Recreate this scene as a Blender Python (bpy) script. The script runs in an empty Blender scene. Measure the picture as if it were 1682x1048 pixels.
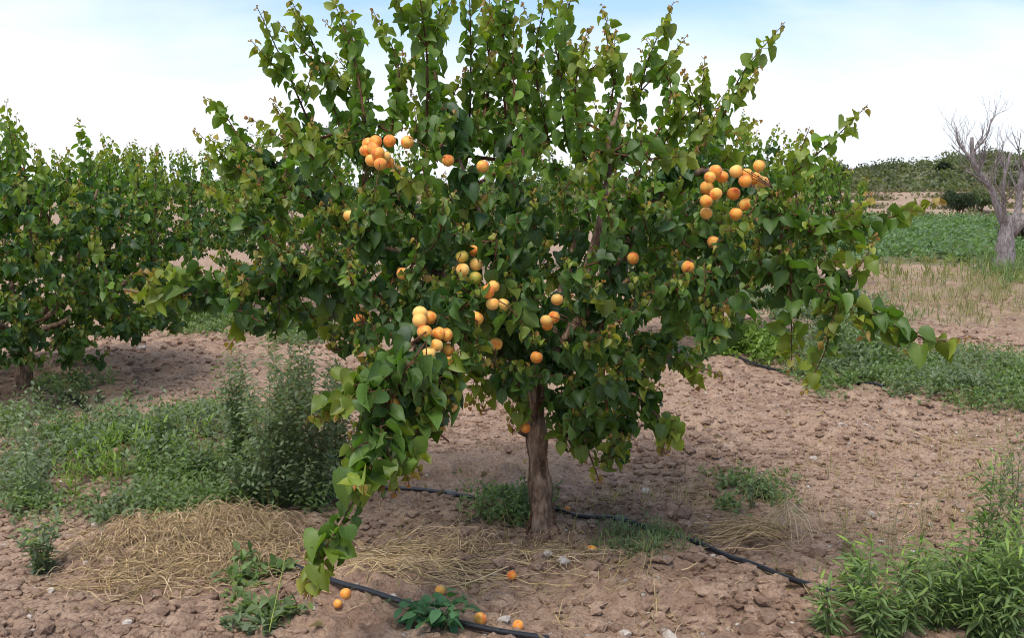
import bpy, math, random
import numpy as np
from mathutils import Vector
R = np.random.default_rng(7)
random.seed(7)
SC = bpy.context.scene
COL = SC.collection

# ------------------------------------------------------------------ camera
CAMZ, PITCH, F = 1.45, math.radians(7.5), 1700.0
cam_d = bpy.data.cameras.new('camera')
cam = bpy.data.objects.new('camera', cam_d); COL.objects.link(cam)
cam.location = (0, 0, CAMZ); cam.rotation_euler = (math.pi/2 - PITCH, 0, 0)
cam_d.sensor_width = 36; cam_d.lens = 36*F/1682; cam_d.clip_end = 5000; cam_d.clip_start = .05
SC.camera = cam

# ------------------------------------------------------------------ node helpers
class NT:
    def __init__(s, nt): s.nt = nt
    def n(s, typ, inputs=None, **kw):
        nd = s.nt.nodes.new(typ)
        for k, v in kw.items(): setattr(nd, k, v)
        for k, v in (inputs or {}).items():
            if isinstance(v, bpy.types.NodeSocket): s.nt.links.new(v, nd.inputs[k])
            else: nd.inputs[k].default_value = v
        return nd
    def mth(s, op, a, b=0.0, c=None):
        d = {0: a, 1: b}
        if c is not None: d[2] = c
        return s.n('ShaderNodeMath', d, operation=op).outputs[0]
    def mix(s, f, a, b, mode='MIX'):
        return s.n('ShaderNodeMix', {0: f, 6: a, 7: b}, data_type='RGBA', blend_type=mode).outputs[2]
    def noise(s, vec, scale, detail=4, rough=.55, dist=0.0):
        return s.n('ShaderNodeTexNoise', {'Vector': vec, 'Scale': scale, 'Detail': detail, 'Roughness': rough, 'Distortion': dist}).outputs[0]
    def ramp(s, f, stops):
        nd = s.n('ShaderNodeValToRGB', {0: f}); e = nd.color_ramp.elements
        while len(e) < len(stops): e.new(.5)
        for i, (p, c) in enumerate(stops):
            e[i].position = p; e[i].color = (c, c, c, 1) if isinstance(c, (int, float)) else (*c, 1)
        return nd.outputs[0]
    def maprange(s, v, a, b, c=0.0, d=1.0):
        return s.n('ShaderNodeMapRange', {0: v, 1: a, 2: b, 3: c, 4: d}).outputs[0]

# ------------------------------------------------------------------ world and sun
SUN_EL, SUN_AZ = math.radians(64), math.radians(200)     # azimuth clockwise from +Y
w = bpy.data.worlds.new('World'); SC.world = w; w.use_nodes = True
t = NT(w.node_tree); w.node_tree.nodes.clear()
sky = t.n('ShaderNodeTexSky', sky_type='NISHITA', sun_disc=False, sun_elevation=SUN_EL, sun_rotation=SUN_AZ,
          air_density=1.0, dust_density=1.2, ozone_density=1.0)
tc = t.n('ShaderNodeTexCoord').outputs['Generated']
sep = t.n('ShaderNodeSeparateXYZ', {0: tc})
mp = t.n('ShaderNodeMapping', {'Vector': tc, 'Scale': (1.0, 1.0, 3.2), 'Location': (3.1, 0.4, 0)}).outputs[0]
cn = t.noise(mp, 1.7, 6, .52, .4)
el = t.maprange(sep.outputs[2], .0, .17, .46, -.02)
side = t.maprange(sep.outputs[0], -.10, .45, .03, -.17)
cl = t.mth('ADD', t.mth('ADD', cn, el), side)
cl = t.ramp(cl, [(.40, 0.15), (.66, 1.0)])
cn2 = t.noise(mp, 4.5, 4, .5, .2)
ccol = t.mix(t.ramp(cn2, [(.38, 0), (.66, 1)]), (7.9, 8.3, 9.3, 1), (8.8, 9.4, 9.5, 1))
skyb = t.mix(1.0, sky.outputs[0], (1.2, 1.42, 1.65, 1), 'MULTIPLY')
skc = t.mix(cl, skyb, ccol)
bg = t.n('ShaderNodeBackground', {'Color': skc, 'Strength': .07})
t.n('ShaderNodeOutputWorld', {0: bg.outputs[0]})
sl = bpy.data.lights.new('sun', 'SUN'); sl.energy = 1.8; sl.angle = math.radians(28); sl.color = (1, .95, .87)
so = bpy.data.objects.new('sun', sl); COL.objects.link(so)
sd = Vector((math.sin(SUN_AZ)*math.cos(SUN_EL), math.cos(SUN_AZ)*math.cos(SUN_EL), math.sin(SUN_EL)))
so.rotation_euler = (-sd).to_track_quat('-Z', 'Y').to_euler()
SC.view_settings.view_transform = 'Standard'; SC.view_settings.look = 'None'
SC.view_settings.exposure = 0.84; SC.view_settings.gamma = 1
SC.cycles.use_denoising = True
SC.cycles.pixel_filter_type = 'BLACKMAN_HARRIS'; SC.cycles.filter_width = 1.0
SC.cycles.max_bounces = 8; SC.cycles.transparent_max_bounces = 8

# ------------------------------------------------------------------ geometry helpers
cp, sp = math.cos(PITCH), math.sin(PITCH)
def at(px, py, Y):
    u = (px-841)/F; v = (524-py)/F
    y = cp + sp*v; z = -sp + cp*v
    return np.array([u/y*Y, Y, CAMZ + z/y*Y])
def gp(px, py):
    u = (px-841)/F; v = (524-py)/F
    y = cp + sp*v; z = -sp + cp*v
    k = -CAMZ/z
    return np.array([u*k, y*k])
def proj(P):
    P = np.atleast_2d(P); x, y, z = P[:, 0], P[:, 1], P[:, 2]-CAMZ
    f = y*cp - z*sp; up = y*sp + z*cp
    return 841 + F*x/f, 524 - F*up/f, f
def nrm(a): return a/np.maximum(np.linalg.norm(a, axis=-1, keepdims=True), 1e-9)

def _h(ix, iy, s):
    n = (ix.astype(np.int64)*374761393 + iy.astype(np.int64)*668265263 + s*1442695041) & 0x7fffffff
    n = ((n ^ (n >> 13))*1274126177) & 0x7fffffff
    n = n ^ (n >> 16)
    return (n & 0xffff)/65535.0
def vn(x, y, s=0):
    xi = np.floor(x); yi = np.floor(y); fx = x-xi; fy = y-yi
    fx = fx*fx*(3-2*fx); fy = fy*fy*(3-2*fy)
    a = _h(xi, yi, s); b = _h(xi+1, yi, s); c = _h(xi, yi+1, s); d = _h(xi+1, yi+1, s)
    return (a*(1-fx)+b*fx)*(1-fy) + (c*(1-fx)+d*fx)*fy
def fbm(x, y, o=4, s=0):
    r = 0; a = .5
    for k in range(o): r = r + a*vn(x*2**k+7.3*k, y*2**k+3.1*k, s+k); a *= .5
    return r

def inpoly(x, y, poly):
    poly = np.array(poly, float); r = np.zeros(len(x), bool); j = len(poly)-1
    for i in range(len(poly)):
        xi, yi = poly[i]; xj, yj = poly[j]
        c = ((yi > y) != (yj > y)) & (x < (xj-xi)*(y-yi)/(yj-yi+1e-9)+xi)
        r ^= c; j = i
    return r

def sstep(a, b, x):
    q = np.clip((x-a)/(b-a), 0, 1); return q*q*(3-2*q)

def ground_h(x, y):
    x = np.asarray(x, float); y = np.asarray(y, float); r = np.hypot(x, y)
    near = 1 - sstep(14, 30, r)
    h = .07*(fbm(x/1.7, y/1.7, 3, 1)-.45)*near
    h = h + near*(.070*(fbm(x/.34, y/.26, 3, 11)-.45))
    rg = 1-np.abs(2*vn(x/.085+.3*vn(x/.05, y/.05, 3), y/.06, 5)-1)
    h = h + near*(.058*rg*sstep(.3, .7, vn(x/.5, y/.4, 9)) + .016*vn(x/.035, y/.03, 21))
    h = h - .045*np.exp(-((x-.15)**2+(y-4.1)**2)/.6)
    # low ridge far away on the right
    k = sstep(5, 75, x - (y-90)*.2)
    h = h + sstep(44, 75, y)*(.3+.9*k) + sstep(66, 125, y)*(0+4.3*k+1.1*(vn(x/25, y/25, 4)-.5))
    h = h + .25*(fbm(x/9, y/9, 3, 17)-.45)*sstep(40, 60, y)
    yy = y+2.5*(fbm(x/8, y/30, 2, 44)-.45)
    h = h + .22*(sstep(46, 46.6, yy)+sstep(51, 51.6, yy)+sstep(57, 57.6, yy)) - .66*sstep(58, 70, y)
    h = h - 6*sstep(180, 600, y)
    return h

class Soup:
    def __init__(s): s.V = []; s.F3 = []; s.F4 = []; s.C = []; s.U = []; s.n = 0
    def add(s, V, F3=None, F4=None, C=(1, 1, 1), U=None):
        V = np.asarray(V, float).reshape(-1, 3); m = len(V)
        if F3 is not None and len(F3): s.F3.append(np.asarray(F3)+s.n)
        if F4 is not None and len(F4): s.F4.append(np.asarray(F4)+s.n)
        C = np.asarray(C, float)
        if C.ndim == 1: C = np.tile(C, (m, 1))
        s.V.append(V); s.C.append(C); s.U.append(np.zeros((m, 2)) if U is None else U); s.n += m
    def build(s, name, mat, parent=None, smooth=True, origin=None):
        V = np.concatenate(s.V); C = np.concatenate(s.C); U = np.concatenate(s.U)
        if origin is not None: V = V - np.asarray(origin)
        f3 = np.concatenate(s.F3) if s.F3 else np.zeros((0, 3), int)
        f4 = np.concatenate(s.F4) if s.F4 else np.zeros((0, 4), int)
        me = bpy.data.meshes.new(name)
        me.vertices.add(len(V)); me.vertices.foreach_set('co', V.astype(np.float32).ravel())
        li = np.concatenate([f3.ravel(), f4.ravel()]).astype(np.int32)
        me.loops.add(len(li)); me.loops.foreach_set('vertex_index', li)
        st = np.concatenate([np.arange(len(f3))*3, len(f3)*3+np.arange(len(f4))*4]).astype(np.int32)
        me.polygons.add(len(st)); me.polygons.foreach_set('loop_start', st)
        me.polygons.foreach_set('use_smooth', np.full(len(st), smooth))
        me.update(calc_edges=True); me.validate()
        a = me.attributes.new('tint', 'FLOAT_COLOR', 'POINT')
        a.data.foreach_set('color', np.concatenate([C, np.ones((len(C), 1))], 1).astype(np.float32).ravel())
        a = me.attributes.new('luv', 'FLOAT_VECTOR', 'POINT')
        a.data.foreach_set('vector', np.concatenate([U, np.zeros((len(U), 1))], 1).astype(np.float32).ravel())
        me.materials.append(mat)
        o = bpy.data.objects.new(name, me); COL.objects.link(o)
        if parent is not None: o.parent = parent
        return o

def catmull(P, step):
    P = np.asarray(P, float)
    if len(P) == 2: P = np.array([P[0], (P[0]+P[1])/2, P[1]])
    Q = np.concatenate([[2*P[0]-P[1]], P, [2*P[-1]-P[-2]]]); out = []
    for i in range(1, len(Q)-2):
        n = max(2, int(np.linalg.norm(Q[i+1][:3]-Q[i][:3])/step))
        tt = np.linspace(0, 1, n, endpoint=False)[:, None]
        p0, p1, p2, p3 = Q[i-1], Q[i], Q[i+1], Q[i+2]
        out.append(.5*(2*p1 + (p2-p0)*tt + (2*p0-5*p1+4*p2-p3)*tt**2 + (-p0+3*p1-3*p2+p3)*tt**3))
    out.append(P[-1:]); return np.concatenate(out)

def tube(s, P, r, k=6, C=(1, 1, 1), cap=True, rough=0.0):
    P = np.asarray(P, float); n = len(P); r = np.broadcast_to(np.asarray(r, float), (n,))
    T = nrm(np.gradient(P, axis=0)); up = np.array([0, 0, 1.]) if abs(T[0][2]) < .9 else np.array([0, 1., 0])
    A = np.zeros((n, 3)); a = nrm(np.cross(T[0], up))
    for i in range(n):
        a = nrm(a - np.dot(a, T[i])*T[i]); A[i] = a
    B = np.cross(T, A); ph = np.arange(k)*2*math.pi/k
    rr = r[:, None]*(np.ones((n, k)) if not rough else 1+rough*(R.random((n, k))-.5))
    V = P[:, None] + rr[..., None]*(np.cos(ph)[None, :, None]*A[:, None] + np.sin(ph)[None, :, None]*B[:, None])
    i = np.arange(n-1)[:, None]*k; j = np.arange(k)[None]; j2 = (j+1) % k
    F4 = np.stack([i+j, i+j2, i+k+j2, i+k+j], -1).reshape(-1, 4)
    d = np.concatenate([[0], np.cumsum(np.linalg.norm(np.diff(P, axis=0), axis=1))])
    U = np.stack([np.tile(ph/6.283, n), np.repeat(d, k)], -1)
    V = V.reshape(-1, 3); F3 = None
    if cap:
        V = np.concatenate([V, P[:1], P[-1:]]); U = np.concatenate([U, [[0, 0]], [[0, d[-1]]]])
        jj = np.arange(k); F3 = np.concatenate([np.stack([(jj+1) % k, jj, np.full(k, n*k)], -1),
            np.stack([(n-1)*k+jj, (n-1)*k+(jj+1) % k, np.full(k, n*k+1)], -1)])
    C = np.asarray(C, float)
    s.add(V, F3, F4, C, U)

# leaf templates: stations along the blade (y, halfwidth)
def template(st):
    y = np.array([q[0] for q in st]); hw = np.array([q[1] for q in st]); yo = np.array([q[2] if len(q) > 2 else q[0] for q in st])
    n = len(st)                    # last station is the tip (hw 0)
    V = [(0, y[i]) for i in range(n)]
    V += [(-hw[i], yo[i]) for i in range(n-1)] + [(hw[i], yo[i]) for i in range(n-1)]
    F4 = []; F3 = []
    for i in range(n-2):
        F4 += [(i, i+1, n+i+1, n+i), (i+1, i, 2*n-1+i, 2*n-1+i+1)]
    F3 += [(n-2, n-1, n+n-2), (n-1, n-2, 2*n-1+n-2)]
    return np.array(V, float), np.array(F3), np.array(F4)
T_APR = template([(0, .20, -.07), (.10, .40, .02), (.28, .50, .22), (.50, .455, .48), (.72, .33, .72), (.87, .14, .87), (1, 0)])
T_APR2 = template([(0, .26, -.05), (.22, .49, .18), (.52, .45, .50), (.80, .20, .80), (1, 0)])
T_LAN = template([(0, .03), (.3, .5), (.65, .42), (1, 0)])
T_OVA = template([(0, .05), (.25, .45), (.55, .5), (.85, .25), (1, 0)])
UP = np.array([0, 0, 1.])

def leaves(s, B, D, L, W, C, T=T_APR, pet=.35, droop=.9, dv=.35, fold=.25, curl=.35, petc=(.25, .10, .05), roll=.35, petr=.0011):
    """B base on twig, D outward dir, L length, W width/length, droop angle below horizontal of D"""
    n = len(B)
    if n == 0: return
    D = nrm(D); L = np.broadcast_to(L, (n,)); W = np.broadcast_to(W, (n,))
    pl = L*pet*(.7+.6*R.random(n))
    pd = nrm(D + UP*(.15+.3*R.random((n, 1))))
    P = B + pd*pl[:, None]
    Dh = D.copy(); Dh[:, 2] = 0; Dh = nrm(Dh + 1e-4)
    an = droop + dv*R.normal(size=n)
    A = nrm(Dh*np.cos(an)[:, None] - UP*np.sin(an)[:, None] + R.normal(size=(n, 3))*.12)
    N = Dh*np.sin(an)[:, None] + UP*np.cos(an)[:, None]
    N = nrm(N - (N*A).sum(1, keepdims=True)*A); S = np.cross(A, N)
    ro = R.normal(size=n)*roll
    N, S = N*np.cos(ro)[:, None]+S*np.sin(ro)[:, None], S*np.cos(ro)[:, None]-N*np.sin(ro)[:, None]
    TV, F3, F4 = T; m = len(TV)
    x, y = TV[:, 0], TV[:, 1]
    fo = fold*(.3+1.4*R.random(n)); cu = curl*(R.random(n)*1.6-.1); wv = R.normal(size=n)*.10; asy = R.normal(size=n)*.13; sw = R.normal(size=n)*.10; phs = R.random(n)*6.28
    z = fo[:, None]*np.abs(x)[None]*W[:, None] - cu[:, None]*(y**2)[None]*.6 + W[:, None]*wv[:, None]*np.sin(y[None]*8+phs[:, None])*np.sign(x)[None]
    xe = x[None]*(1+asy[:, None]*np.sign(x)[None]) + sw[:, None]*(y**2)[None]
    V = P[:, None] + A[:, None]*(y[None]*L[:, None])[..., None] + S[:, None]*(xe*(W*L)[:, None])[..., None] + N[:, None]*(z*L[:, None])[..., None]
    off = (np.arange(n)*m)[:, None, None]
    C = np.broadcast_to(np.asarray(C, float), (n, 3))
    s.add(V.reshape(-1, 3), (F3[None]+off).reshape(-1, 3), (F4[None]+off).reshape(-1, 4), np.repeat(C, m, 0), np.tile(TV, (n, 1)))
    if petr:
        q = nrm(np.cross(pd, UP+.01)); q2 = np.cross(q, pd); V = []
        for pt in (B, P+A*(.02*L)[:, None]):
            for a in (0, 2.1, 4.2): V.append(pt + (q*math.cos(a)+q2*math.sin(a))*petr)
        V = np.stack(V, 1); off = (np.arange(n)*6)[:, None, None]
        F = np.array([(0, 1, 4, 3), (1, 2, 5, 4), (2, 0, 3, 5)])
        s.add(V.reshape(-1, 3), None, (F[None]+off).reshape(-1, 4), np.asarray(petc, float), np.tile([.5, .5], (n*6, 1)))

# ------------------------------------------------------------------ materials
def material(name):
    m = bpy.data.materials.new(name); m.use_nodes = True; m.node_tree.nodes.clear(); return m, NT(m.node_tree)
def bump(t, h, s, d): return t.n('ShaderNodeBump', {'Height': h, 'Strength': s, 'Distance': d}).outputs[0]

def leaf_mat(name, gloss=.50, spec=.5, trans=.32, under=(1.35, 1.3, 1.5), vein=True, tcol=(1.9, 2.2, .7)):
    m, t = material(name)
    c = t.n('ShaderNodeAttribute', attribute_name='tint').outputs['Color']
    uv = t.n('ShaderNodeAttribute', attribute_name='luv').outputs['Vector']
    s = t.n('ShaderNodeSeparateXYZ', {0: uv}); pos = t.n('ShaderNodeNewGeometry')
    nz = t.noise(pos.outputs['Position'], 40, 3)
    c = t.mix(1.0, c, t.mix(nz, (.72, .76, .72, 1), (1.28, 1.22, 1.2, 1)), 'MULTIPLY')
    sp2 = t.noise(pos.outputs['Position'], 170, 3, .6)
    c = t.mix(t.ramp(sp2, [(.66, 0), (.74, .6)]), c, (.20, .15, .045, 1))
    bm = None
    if vein:
        ax = t.mth('ABSOLUTE', s.outputs[0])
        mid = t.maprange(ax, .012, .035, 1, 0)
        wv = t.mth('SINE', t.mth('MULTIPLY', t.mth('SUBTRACT', s.outputs[1], t.mth('MULTIPLY', ax, .75)), 46))
        sv = t.maprange(wv, .80, 1.0, 0, .35)
        v = t.mth('MAXIMUM', mid, sv)
        c = t.mix(t.mth('MULTIPLY', v, .20), c, (.24, .32, .08, 1))
        bm = bump(t, t.mth('SUBTRACT', t.mth('MULTIPLY', wv, .15), v), .16, .002)
    und = t.mix(1.0, c, (*under, 1), 'MULTIPLY')
    cc = t.mix(pos.outputs['Backfacing'], c, und)
    rg = t.mth('ADD', gloss-.1, t.mth('MULTIPLY', nz, .2))
    ins = {'Base Color': cc, 'Roughness': t.mth('ADD', rg, t.mth('MULTIPLY', pos.outputs['Backfacing'], .25)), 'Specular IOR Level': spec}
    if bm: ins['Normal'] = bm
    p = t.n('ShaderNodeBsdfPrincipled', ins)
    tr = t.n('ShaderNodeBsdfTranslucent', {'Color': t.mix(1.0, c, (*tcol, 1), 'MULTIPLY')})
    mx = t.n('ShaderNodeMixShader', {0: trans, 1: p.outputs[0], 2: tr.outputs[0]})
    t.n('ShaderNodeOutputMaterial', {0: mx.outputs[0]})
    return m
M_LEAF = leaf_mat('apricot_leaf', spec=.5, trans=.32)
M_WEED = leaf_mat('weed_leaf', gloss=.6, spec=.3, vein=False, under=(1.1, 1.1, 1.15))

def bark_mat(name, a, b, sc=1.0, bs=.6):
    m, t = material(name)
    pos = t.n('ShaderNodeNewGeometry').outputs['Position']
    mp = t.n('ShaderNodeMapping', {'Vector': pos, 'Scale': (1, 1, .35)}).outputs[0]
    n1 = t.noise(mp, 30*sc, 6, .65); n2 = t.noise(pos, 9*sc, 4)
    v = t.n('ShaderNodeTexVoronoi', {'Vector': mp, 'Scale': 55*sc}).outputs[0]
    c = t.mix(t.ramp(n1, [(.40, 0), (.62, 1)]), (*a, 1), (*b, 1))
    c = t.mix(t.ramp(v, [(.5, 0), (.75, .6)]), c, (*a, 1))
    c = t.mix(t.ramp(n2, [(.45, 0), (.7, .6)]), c, (b[0]*.85, b[1]*.9, b[2]*.95, 1))
    tw = t.n('ShaderNodeSeparateXYZ', {0: t.n('ShaderNodeAttribute', attribute_name='tint').outputs['Color']}).outputs[0]
    c = t.mix(tw, t.mix(n1, (.075, .028, .016, 1), (.17, .08, .045, 1)), c)
    h = t.mth('ADD', n1, t.mth('MULTIPLY', v, .6))
    p = t.n('ShaderNodeBsdfPrincipled', {'Base Color': c, 'Roughness': .85, 'Specular IOR Level': .25, 'Normal': bump(t, h, bs, .012)})
    t.n('ShaderNodeOutputMaterial', {0: p.outputs[0]}); return m
M_BARK = bark_mat('apricot_bark', (.075, .042, .026), (.38, .25, .17), bs=1.0)
M_TWIG = bark_mat('twig_bark', (.075, .028, .016), (.16, .075, .045), 2)
M_DEAD = bark_mat('dead_wood', (.16, .13, .125), (.38, .32, .30), 1.2)

m, t = M_FRUIT = material('apricot_skin')
M_FRUIT = m
oi = t.n('ShaderNodeObjectInfo').outputs['Random']; obc = t.n('ShaderNodeTexCoord').outputs['Object']
pos = t.n('ShaderNodeNewGeometry').outputs['Position']
ob2 = t.n('ShaderNodeVectorMath', {0: obc, 1: t.n('ShaderNodeCombineXYZ', {0: t.mth('MULTIPLY', oi, 37.0), 1: t.mth('MULTIPLY', oi, 91.0), 2: oi}).outputs[0]}, operation='ADD').outputs[0]
n1 = t.noise(ob2, .9, 2); n2 = t.noise(ob2, 9, 3)
c = t.mix(oi, (.88, .47, .085, 1), (.86, .30, .035, 1))
c = t.mix(t.ramp(n1, [(.46, 0), (.66, .85)]), c, (.74, .14, .022, 1))
c = t.mix(t.ramp(n1, [(.28, .7), (.42, 0)]), c, (.84, .56, .13, 1))
c = t.mix(t.ramp(n2, [(.66, 0), (.72, .45)]), c, (.34, .10, .02, 1))
p = t.n('ShaderNodeBsdfPrincipled', {'Base Color': c, 'Roughness': .5, 'Specular IOR Level': .35, 'Subsurface Weight': .12, 'Subsurface Radius': (.01, .004, .001), 'Subsurface Scale': .5, 'Sheen Weight': .15, 'Normal': bump(t, n2, .1, .001)})
t.n('ShaderNodeOutputMaterial', {0: p.outputs[0]})
m, t = material('unripe_apricot_skin'); M_UNRIPE = m
pos = t.n('ShaderNodeNewGeometry').outputs['Position']
c = t.mix(t.ramp(t.noise(pos, 25, 3), [(.35, 0), (.65, 1)]), (.34, .36, .05, 1), (.72, .46, .09, 1))
p = t.n('ShaderNodeBsdfPrincipled', {'Base Color': c, 'Roughness': .5, 'Specular IOR Level': .35, 'Subsurface Weight': .1, 'Subsurface Radius': (.01, .005, .001), 'Subsurface Scale': .5})
t.n('ShaderNodeOutputMaterial', {0: p.outputs[0]})

m, t = material('soil'); M_SOIL = m
pos = t.n('ShaderNodeNewGeometry').outputs['Position']
cov = t.n('ShaderNodeSeparateXYZ', {0: t.n('ShaderNodeAttribute', attribute_name='tint').outputs['Color']})
na = t.noise(pos, .9, 4); nb = t.noise(pos, 9, 6, .62); nc = t.noise(pos, 70, 5, .7); nd_ = t.noise(pos, 30, 4, .6, .5)
c = t.mix(t.ramp(nb, [(.32, 0), (.68, 1)]), (.29, .172, .115, 1), (.58, .395, .278, 1))
c = t.mix(t.ramp(na, [(.42, 0), (.62, .55)]), c, (.55, .38, .265, 1))
c = t.mix(t.ramp(nc, [(.38, .55), (.52, 0)]), c, (.12, .072, .052, 1))
c = t.mix(t.ramp(nc, [(.60, 0), (.72, .55)]), c, (.62, .48, .38, 1))
vo = t.n('ShaderNodeTexVoronoi', {'Vector': pos, 'Scale': 24.0, 'Randomness': 1.0})
gate = t.ramp(t.n('ShaderNodeSeparateColor', {0: vo.outputs['Color']}).outputs[0], [(.88, 0), (.90, 1)])
peb = t.mth('MULTIPLY', t.ramp(vo.outputs['Distance'], [(.20, 1), (.27, 0)]), gate)
c = t.mix(t.mth('MULTIPLY', peb, .8), c, (.55, .48, .41, 1))
dry = t.mth('MULTIPLY', cov.outputs[0], t.ramp(nb, [(.35, .55), (.6, 1)]))
c = t.mix(dry, c, t.mix(nd_, (.24, .175, .115, 1), (.46, .345, .245, 1)))
grn = t.mth('MULTIPLY', cov.outputs[1], t.ramp(nd_, [(.38, .25), (.58, 1)]))
c = t.mix(grn, c, t.mix(nb, (.055, .085, .028, 1), (.13, .17, .06, 1)))
c = t.mix(t.mth('MULTIPLY', cov.outputs[2], .6), c, (.15, .088, .064, 1))
hh = t.mth('ADD', t.mth('ADD', t.mth('MULTIPLY', nb, .8), t.mth('MULTIPLY', nc, .55)), t.mth('MULTIPLY', peb, .3))
p = t.n('ShaderNodeBsdfPrincipled', {'Base Color': c, 'Roughness': .95, 'Specular IOR Level': .15, 'Normal': bump(t, hh, .95, .035)})
t.n('ShaderNodeOutputMaterial', {0: p.outputs[0]})

def simple_mat(name, c0, c1, sc, rough=.8, spec=.3, b=.3, tint=False, dist=.004):
    m, t = material(name)
    pos = t.n('ShaderNodeNewGeometry').outputs['Position']; n1 = t.noise(pos, sc, 5, .6)
    c = t.mix(t.ramp(n1, [(.3, 0), (.7, 1)]), (*c0, 1), (*c1, 1))
    if tint: c = t.mix(1.0, c, t.n('ShaderNodeAttribute', attribute_name='tint').outputs['Color'], 'MULTIPLY')
    p = t.n('ShaderNodeBsdfPrincipled', {'Base Color': c, 'Roughness': rough, 'Specular IOR Level': spec, 'Normal': bump(t, n1, b, dist)})
    t.n('ShaderNodeOutputMaterial', {0: p.outputs[0]}); return m
M_HOSE = simple_mat('black_polyethylene', (.010, .011, .014), (.028, .028, .032), 60, .38, .5, .15)
M_COLLAR = simple_mat('grey_plastic_fitting', (.10, .10, .105), (.17, .17, .18), 90, .5, .4, .1)
M_STONE = simple_mat('limestone', (.34, .28, .23), (.62, .55, .48), 45, .9, .2, .5)
M_CLOD = simple_mat('soil_clods', (.19, .112, .076), (.46, .31, .22), 60, .95, .1, .8, True)
M_STRAW = simple_mat('straw', (.42, .31, .17), (.72, .58, .38), 35, .75, .25, .1, True)
M_STEM = simple_mat('weed_stem', (.10, .13, .05), (.20, .20, .10), 30, .7, .3, .1, True)

# ------------------------------------------------------------------ tagging
def tag(o, label=None, cat=None, group=None, kind=None):
    if label: o['label'] = label
    if cat: o['category'] = cat
    if group: o['group'] = group
    if kind: o['kind'] = kind
    return o
def empty(name, loc, label, cat, group=None):
    o = bpy.data.objects.new(name, None); COL.objects.link(o); o.location = tuple(loc); o.empty_display_size = .1
    return tag(o, label, cat, group)
def gpt(px, py, dz=0.0):
    g = gp(px, py); return np.array([g[0], g[1], float(ground_h(g[0], g[1]))+dz])

# ------------------------------------------------------------------ ground
GREEN = [  # patches where weeds grow, in photo pixels of the ground they cover
    [(0, 700), (120, 692), (330, 690), (430, 700), (570, 770), (560, 840), (430, 850), (300, 870), (120, 880), (0, 850)],
    [(1290, 618), (1400, 590), (1690, 600), (1690, 685), (1560, 668), (1350, 645)],
    [(1440, 470), (1690, 455), (1690, 540), (1450, 535)],
    [(790, 818), (880, 815), (880, 860), (800, 862)],
    [(990, 880), (1080, 870), (1130, 910), (1040, 915)],
    [(290, 520), (390, 530), (390, 555), (300, 550)],
    [(380, 950), (470, 940), (520, 1000), (460, 1040), (380, 1040)],
    [(80, 625), (200, 640), (190, 690), (60, 690)],
]
def make_ground():
    r = np.concatenate([np.linspace(.0, 2.0, 16, endpoint=False)+.02, np.geomspace(2.0, 46, 760, endpoint=False), np.geomspace(46, 900, 90)])
    a = np.concatenate([np.linspace(-180, -34, 60, endpoint=False), np.linspace(-34, 34, 640, endpoint=False), np.linspace(34, 180, 60, endpoint=False)])
    a = np.radians(a); RR, AA = np.meshgrid(r, a, indexing='ij')
    x = RR*np.sin(AA); y = RR*np.cos(AA); x = x.ravel(); y = y.ravel()
    z = ground_h(x, y); V = np.stack([x, y, z], 1)
    nr, na_ = RR.shape; i = np.arange(nr-1)[:, None]*na_; j = np.arange(na_)[None]; j2 = (j+1) % na_
    F4 = np.stack([i+j, i+na_+j, i+na_+j2, i+j2], -1).reshape(-1, 4)
    px, py, _ = proj(np.stack([x, y, np.zeros_like(x)], 1)); fr = y > 1.5
    jx = px + 40*(fbm(x*3, y*3, 3, 31)-.45); jy = py + 24*(fbm(x*3, y*3, 3, 35)-.45)
    g = np.zeros(len(x))
    for P, q in zip(GREEN, (.4, .4, .18, 0, 0, .25, 0, .2)): g = np.maximum(g, inpoly(jx, jy, P)*fr*q)
    g = np.maximum(g, sstep(62, 75, y)*1.0)
    g = np.maximum(g, (x > 3.6)*(x < 34)*(y > 18.2)*(y < 41)*.95)
    dry = np.clip(sstep(12, 17, y)*.25 + sstep(40, 46, y)*.55, 0, .9)*(.5+.5*sstep(.3, .6, fbm(x/3, y/1.2, 3, 41)))
    # darker earth round the trunks and in front of the middle one
    dk = np.zeros(len(x))
    for cx, cy, q in ((.12, 4.0, .8), (.5, 3.45, .9), (-3.5, 7.2, .9), (1.8, 9.3, .7)):
        dk = np.maximum(dk, np.exp(-((x-cx)**2+(y-cy)**2)/q**2))
    dk *= .5*sstep(.2, .6, fbm(x*2, y*2, 3, 51))
    s = Soup(); s.add(V, None, F4, np.stack([dry, g, dk], 1))
    o = s.build('ground', M_SOIL); tag(o, 'reddish brown tilled orchard soil running back to a low ridge', kind='structure')
make_ground()

# ------------------------------------------------------------------ fruit meshes
def fruit_mesh(name, mat):
    nu, nv = 20, 14; V = []; F4 = []
    for j in range(nv+1):
        th = math.pi*j/nv
        for i in range(nu):
            ph = 2*math.pi*i/nu; g = 1-.09*math.exp(-((ph-math.pi)/.28)**2)*math.sin(th)
            rr = math.sin(th)*g; zz = math.cos(th)*.98
            zz -= .12*math.exp(-(th/.45)**2)
            V.append((rr*math.cos(ph), rr*.95*math.sin(ph), zz))
    for j in range(nv):
        for i in range(nu): F4.append((j*nu+i, (j+1)*nu+i, (j+1)*nu+(i+1) % nu, j*nu+(i+1) % nu))
    s = Soup(); s.add(np.array(V), None, np.array(F4)); o = s.build(name, mat); me = o.data
    bpy.data.objects.remove(o); return me
m, t = material('pale_apricot_skin'); M_PALE = m
pos = t.n('ShaderNodeNewGeometry').outputs['Position']
c = t.mix(t.ramp(t.noise(pos, 22, 3), [(.4, 0), (.66, 1)]), (.88, .54, .14, 1), (.88, .36, .055, 1))
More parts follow.
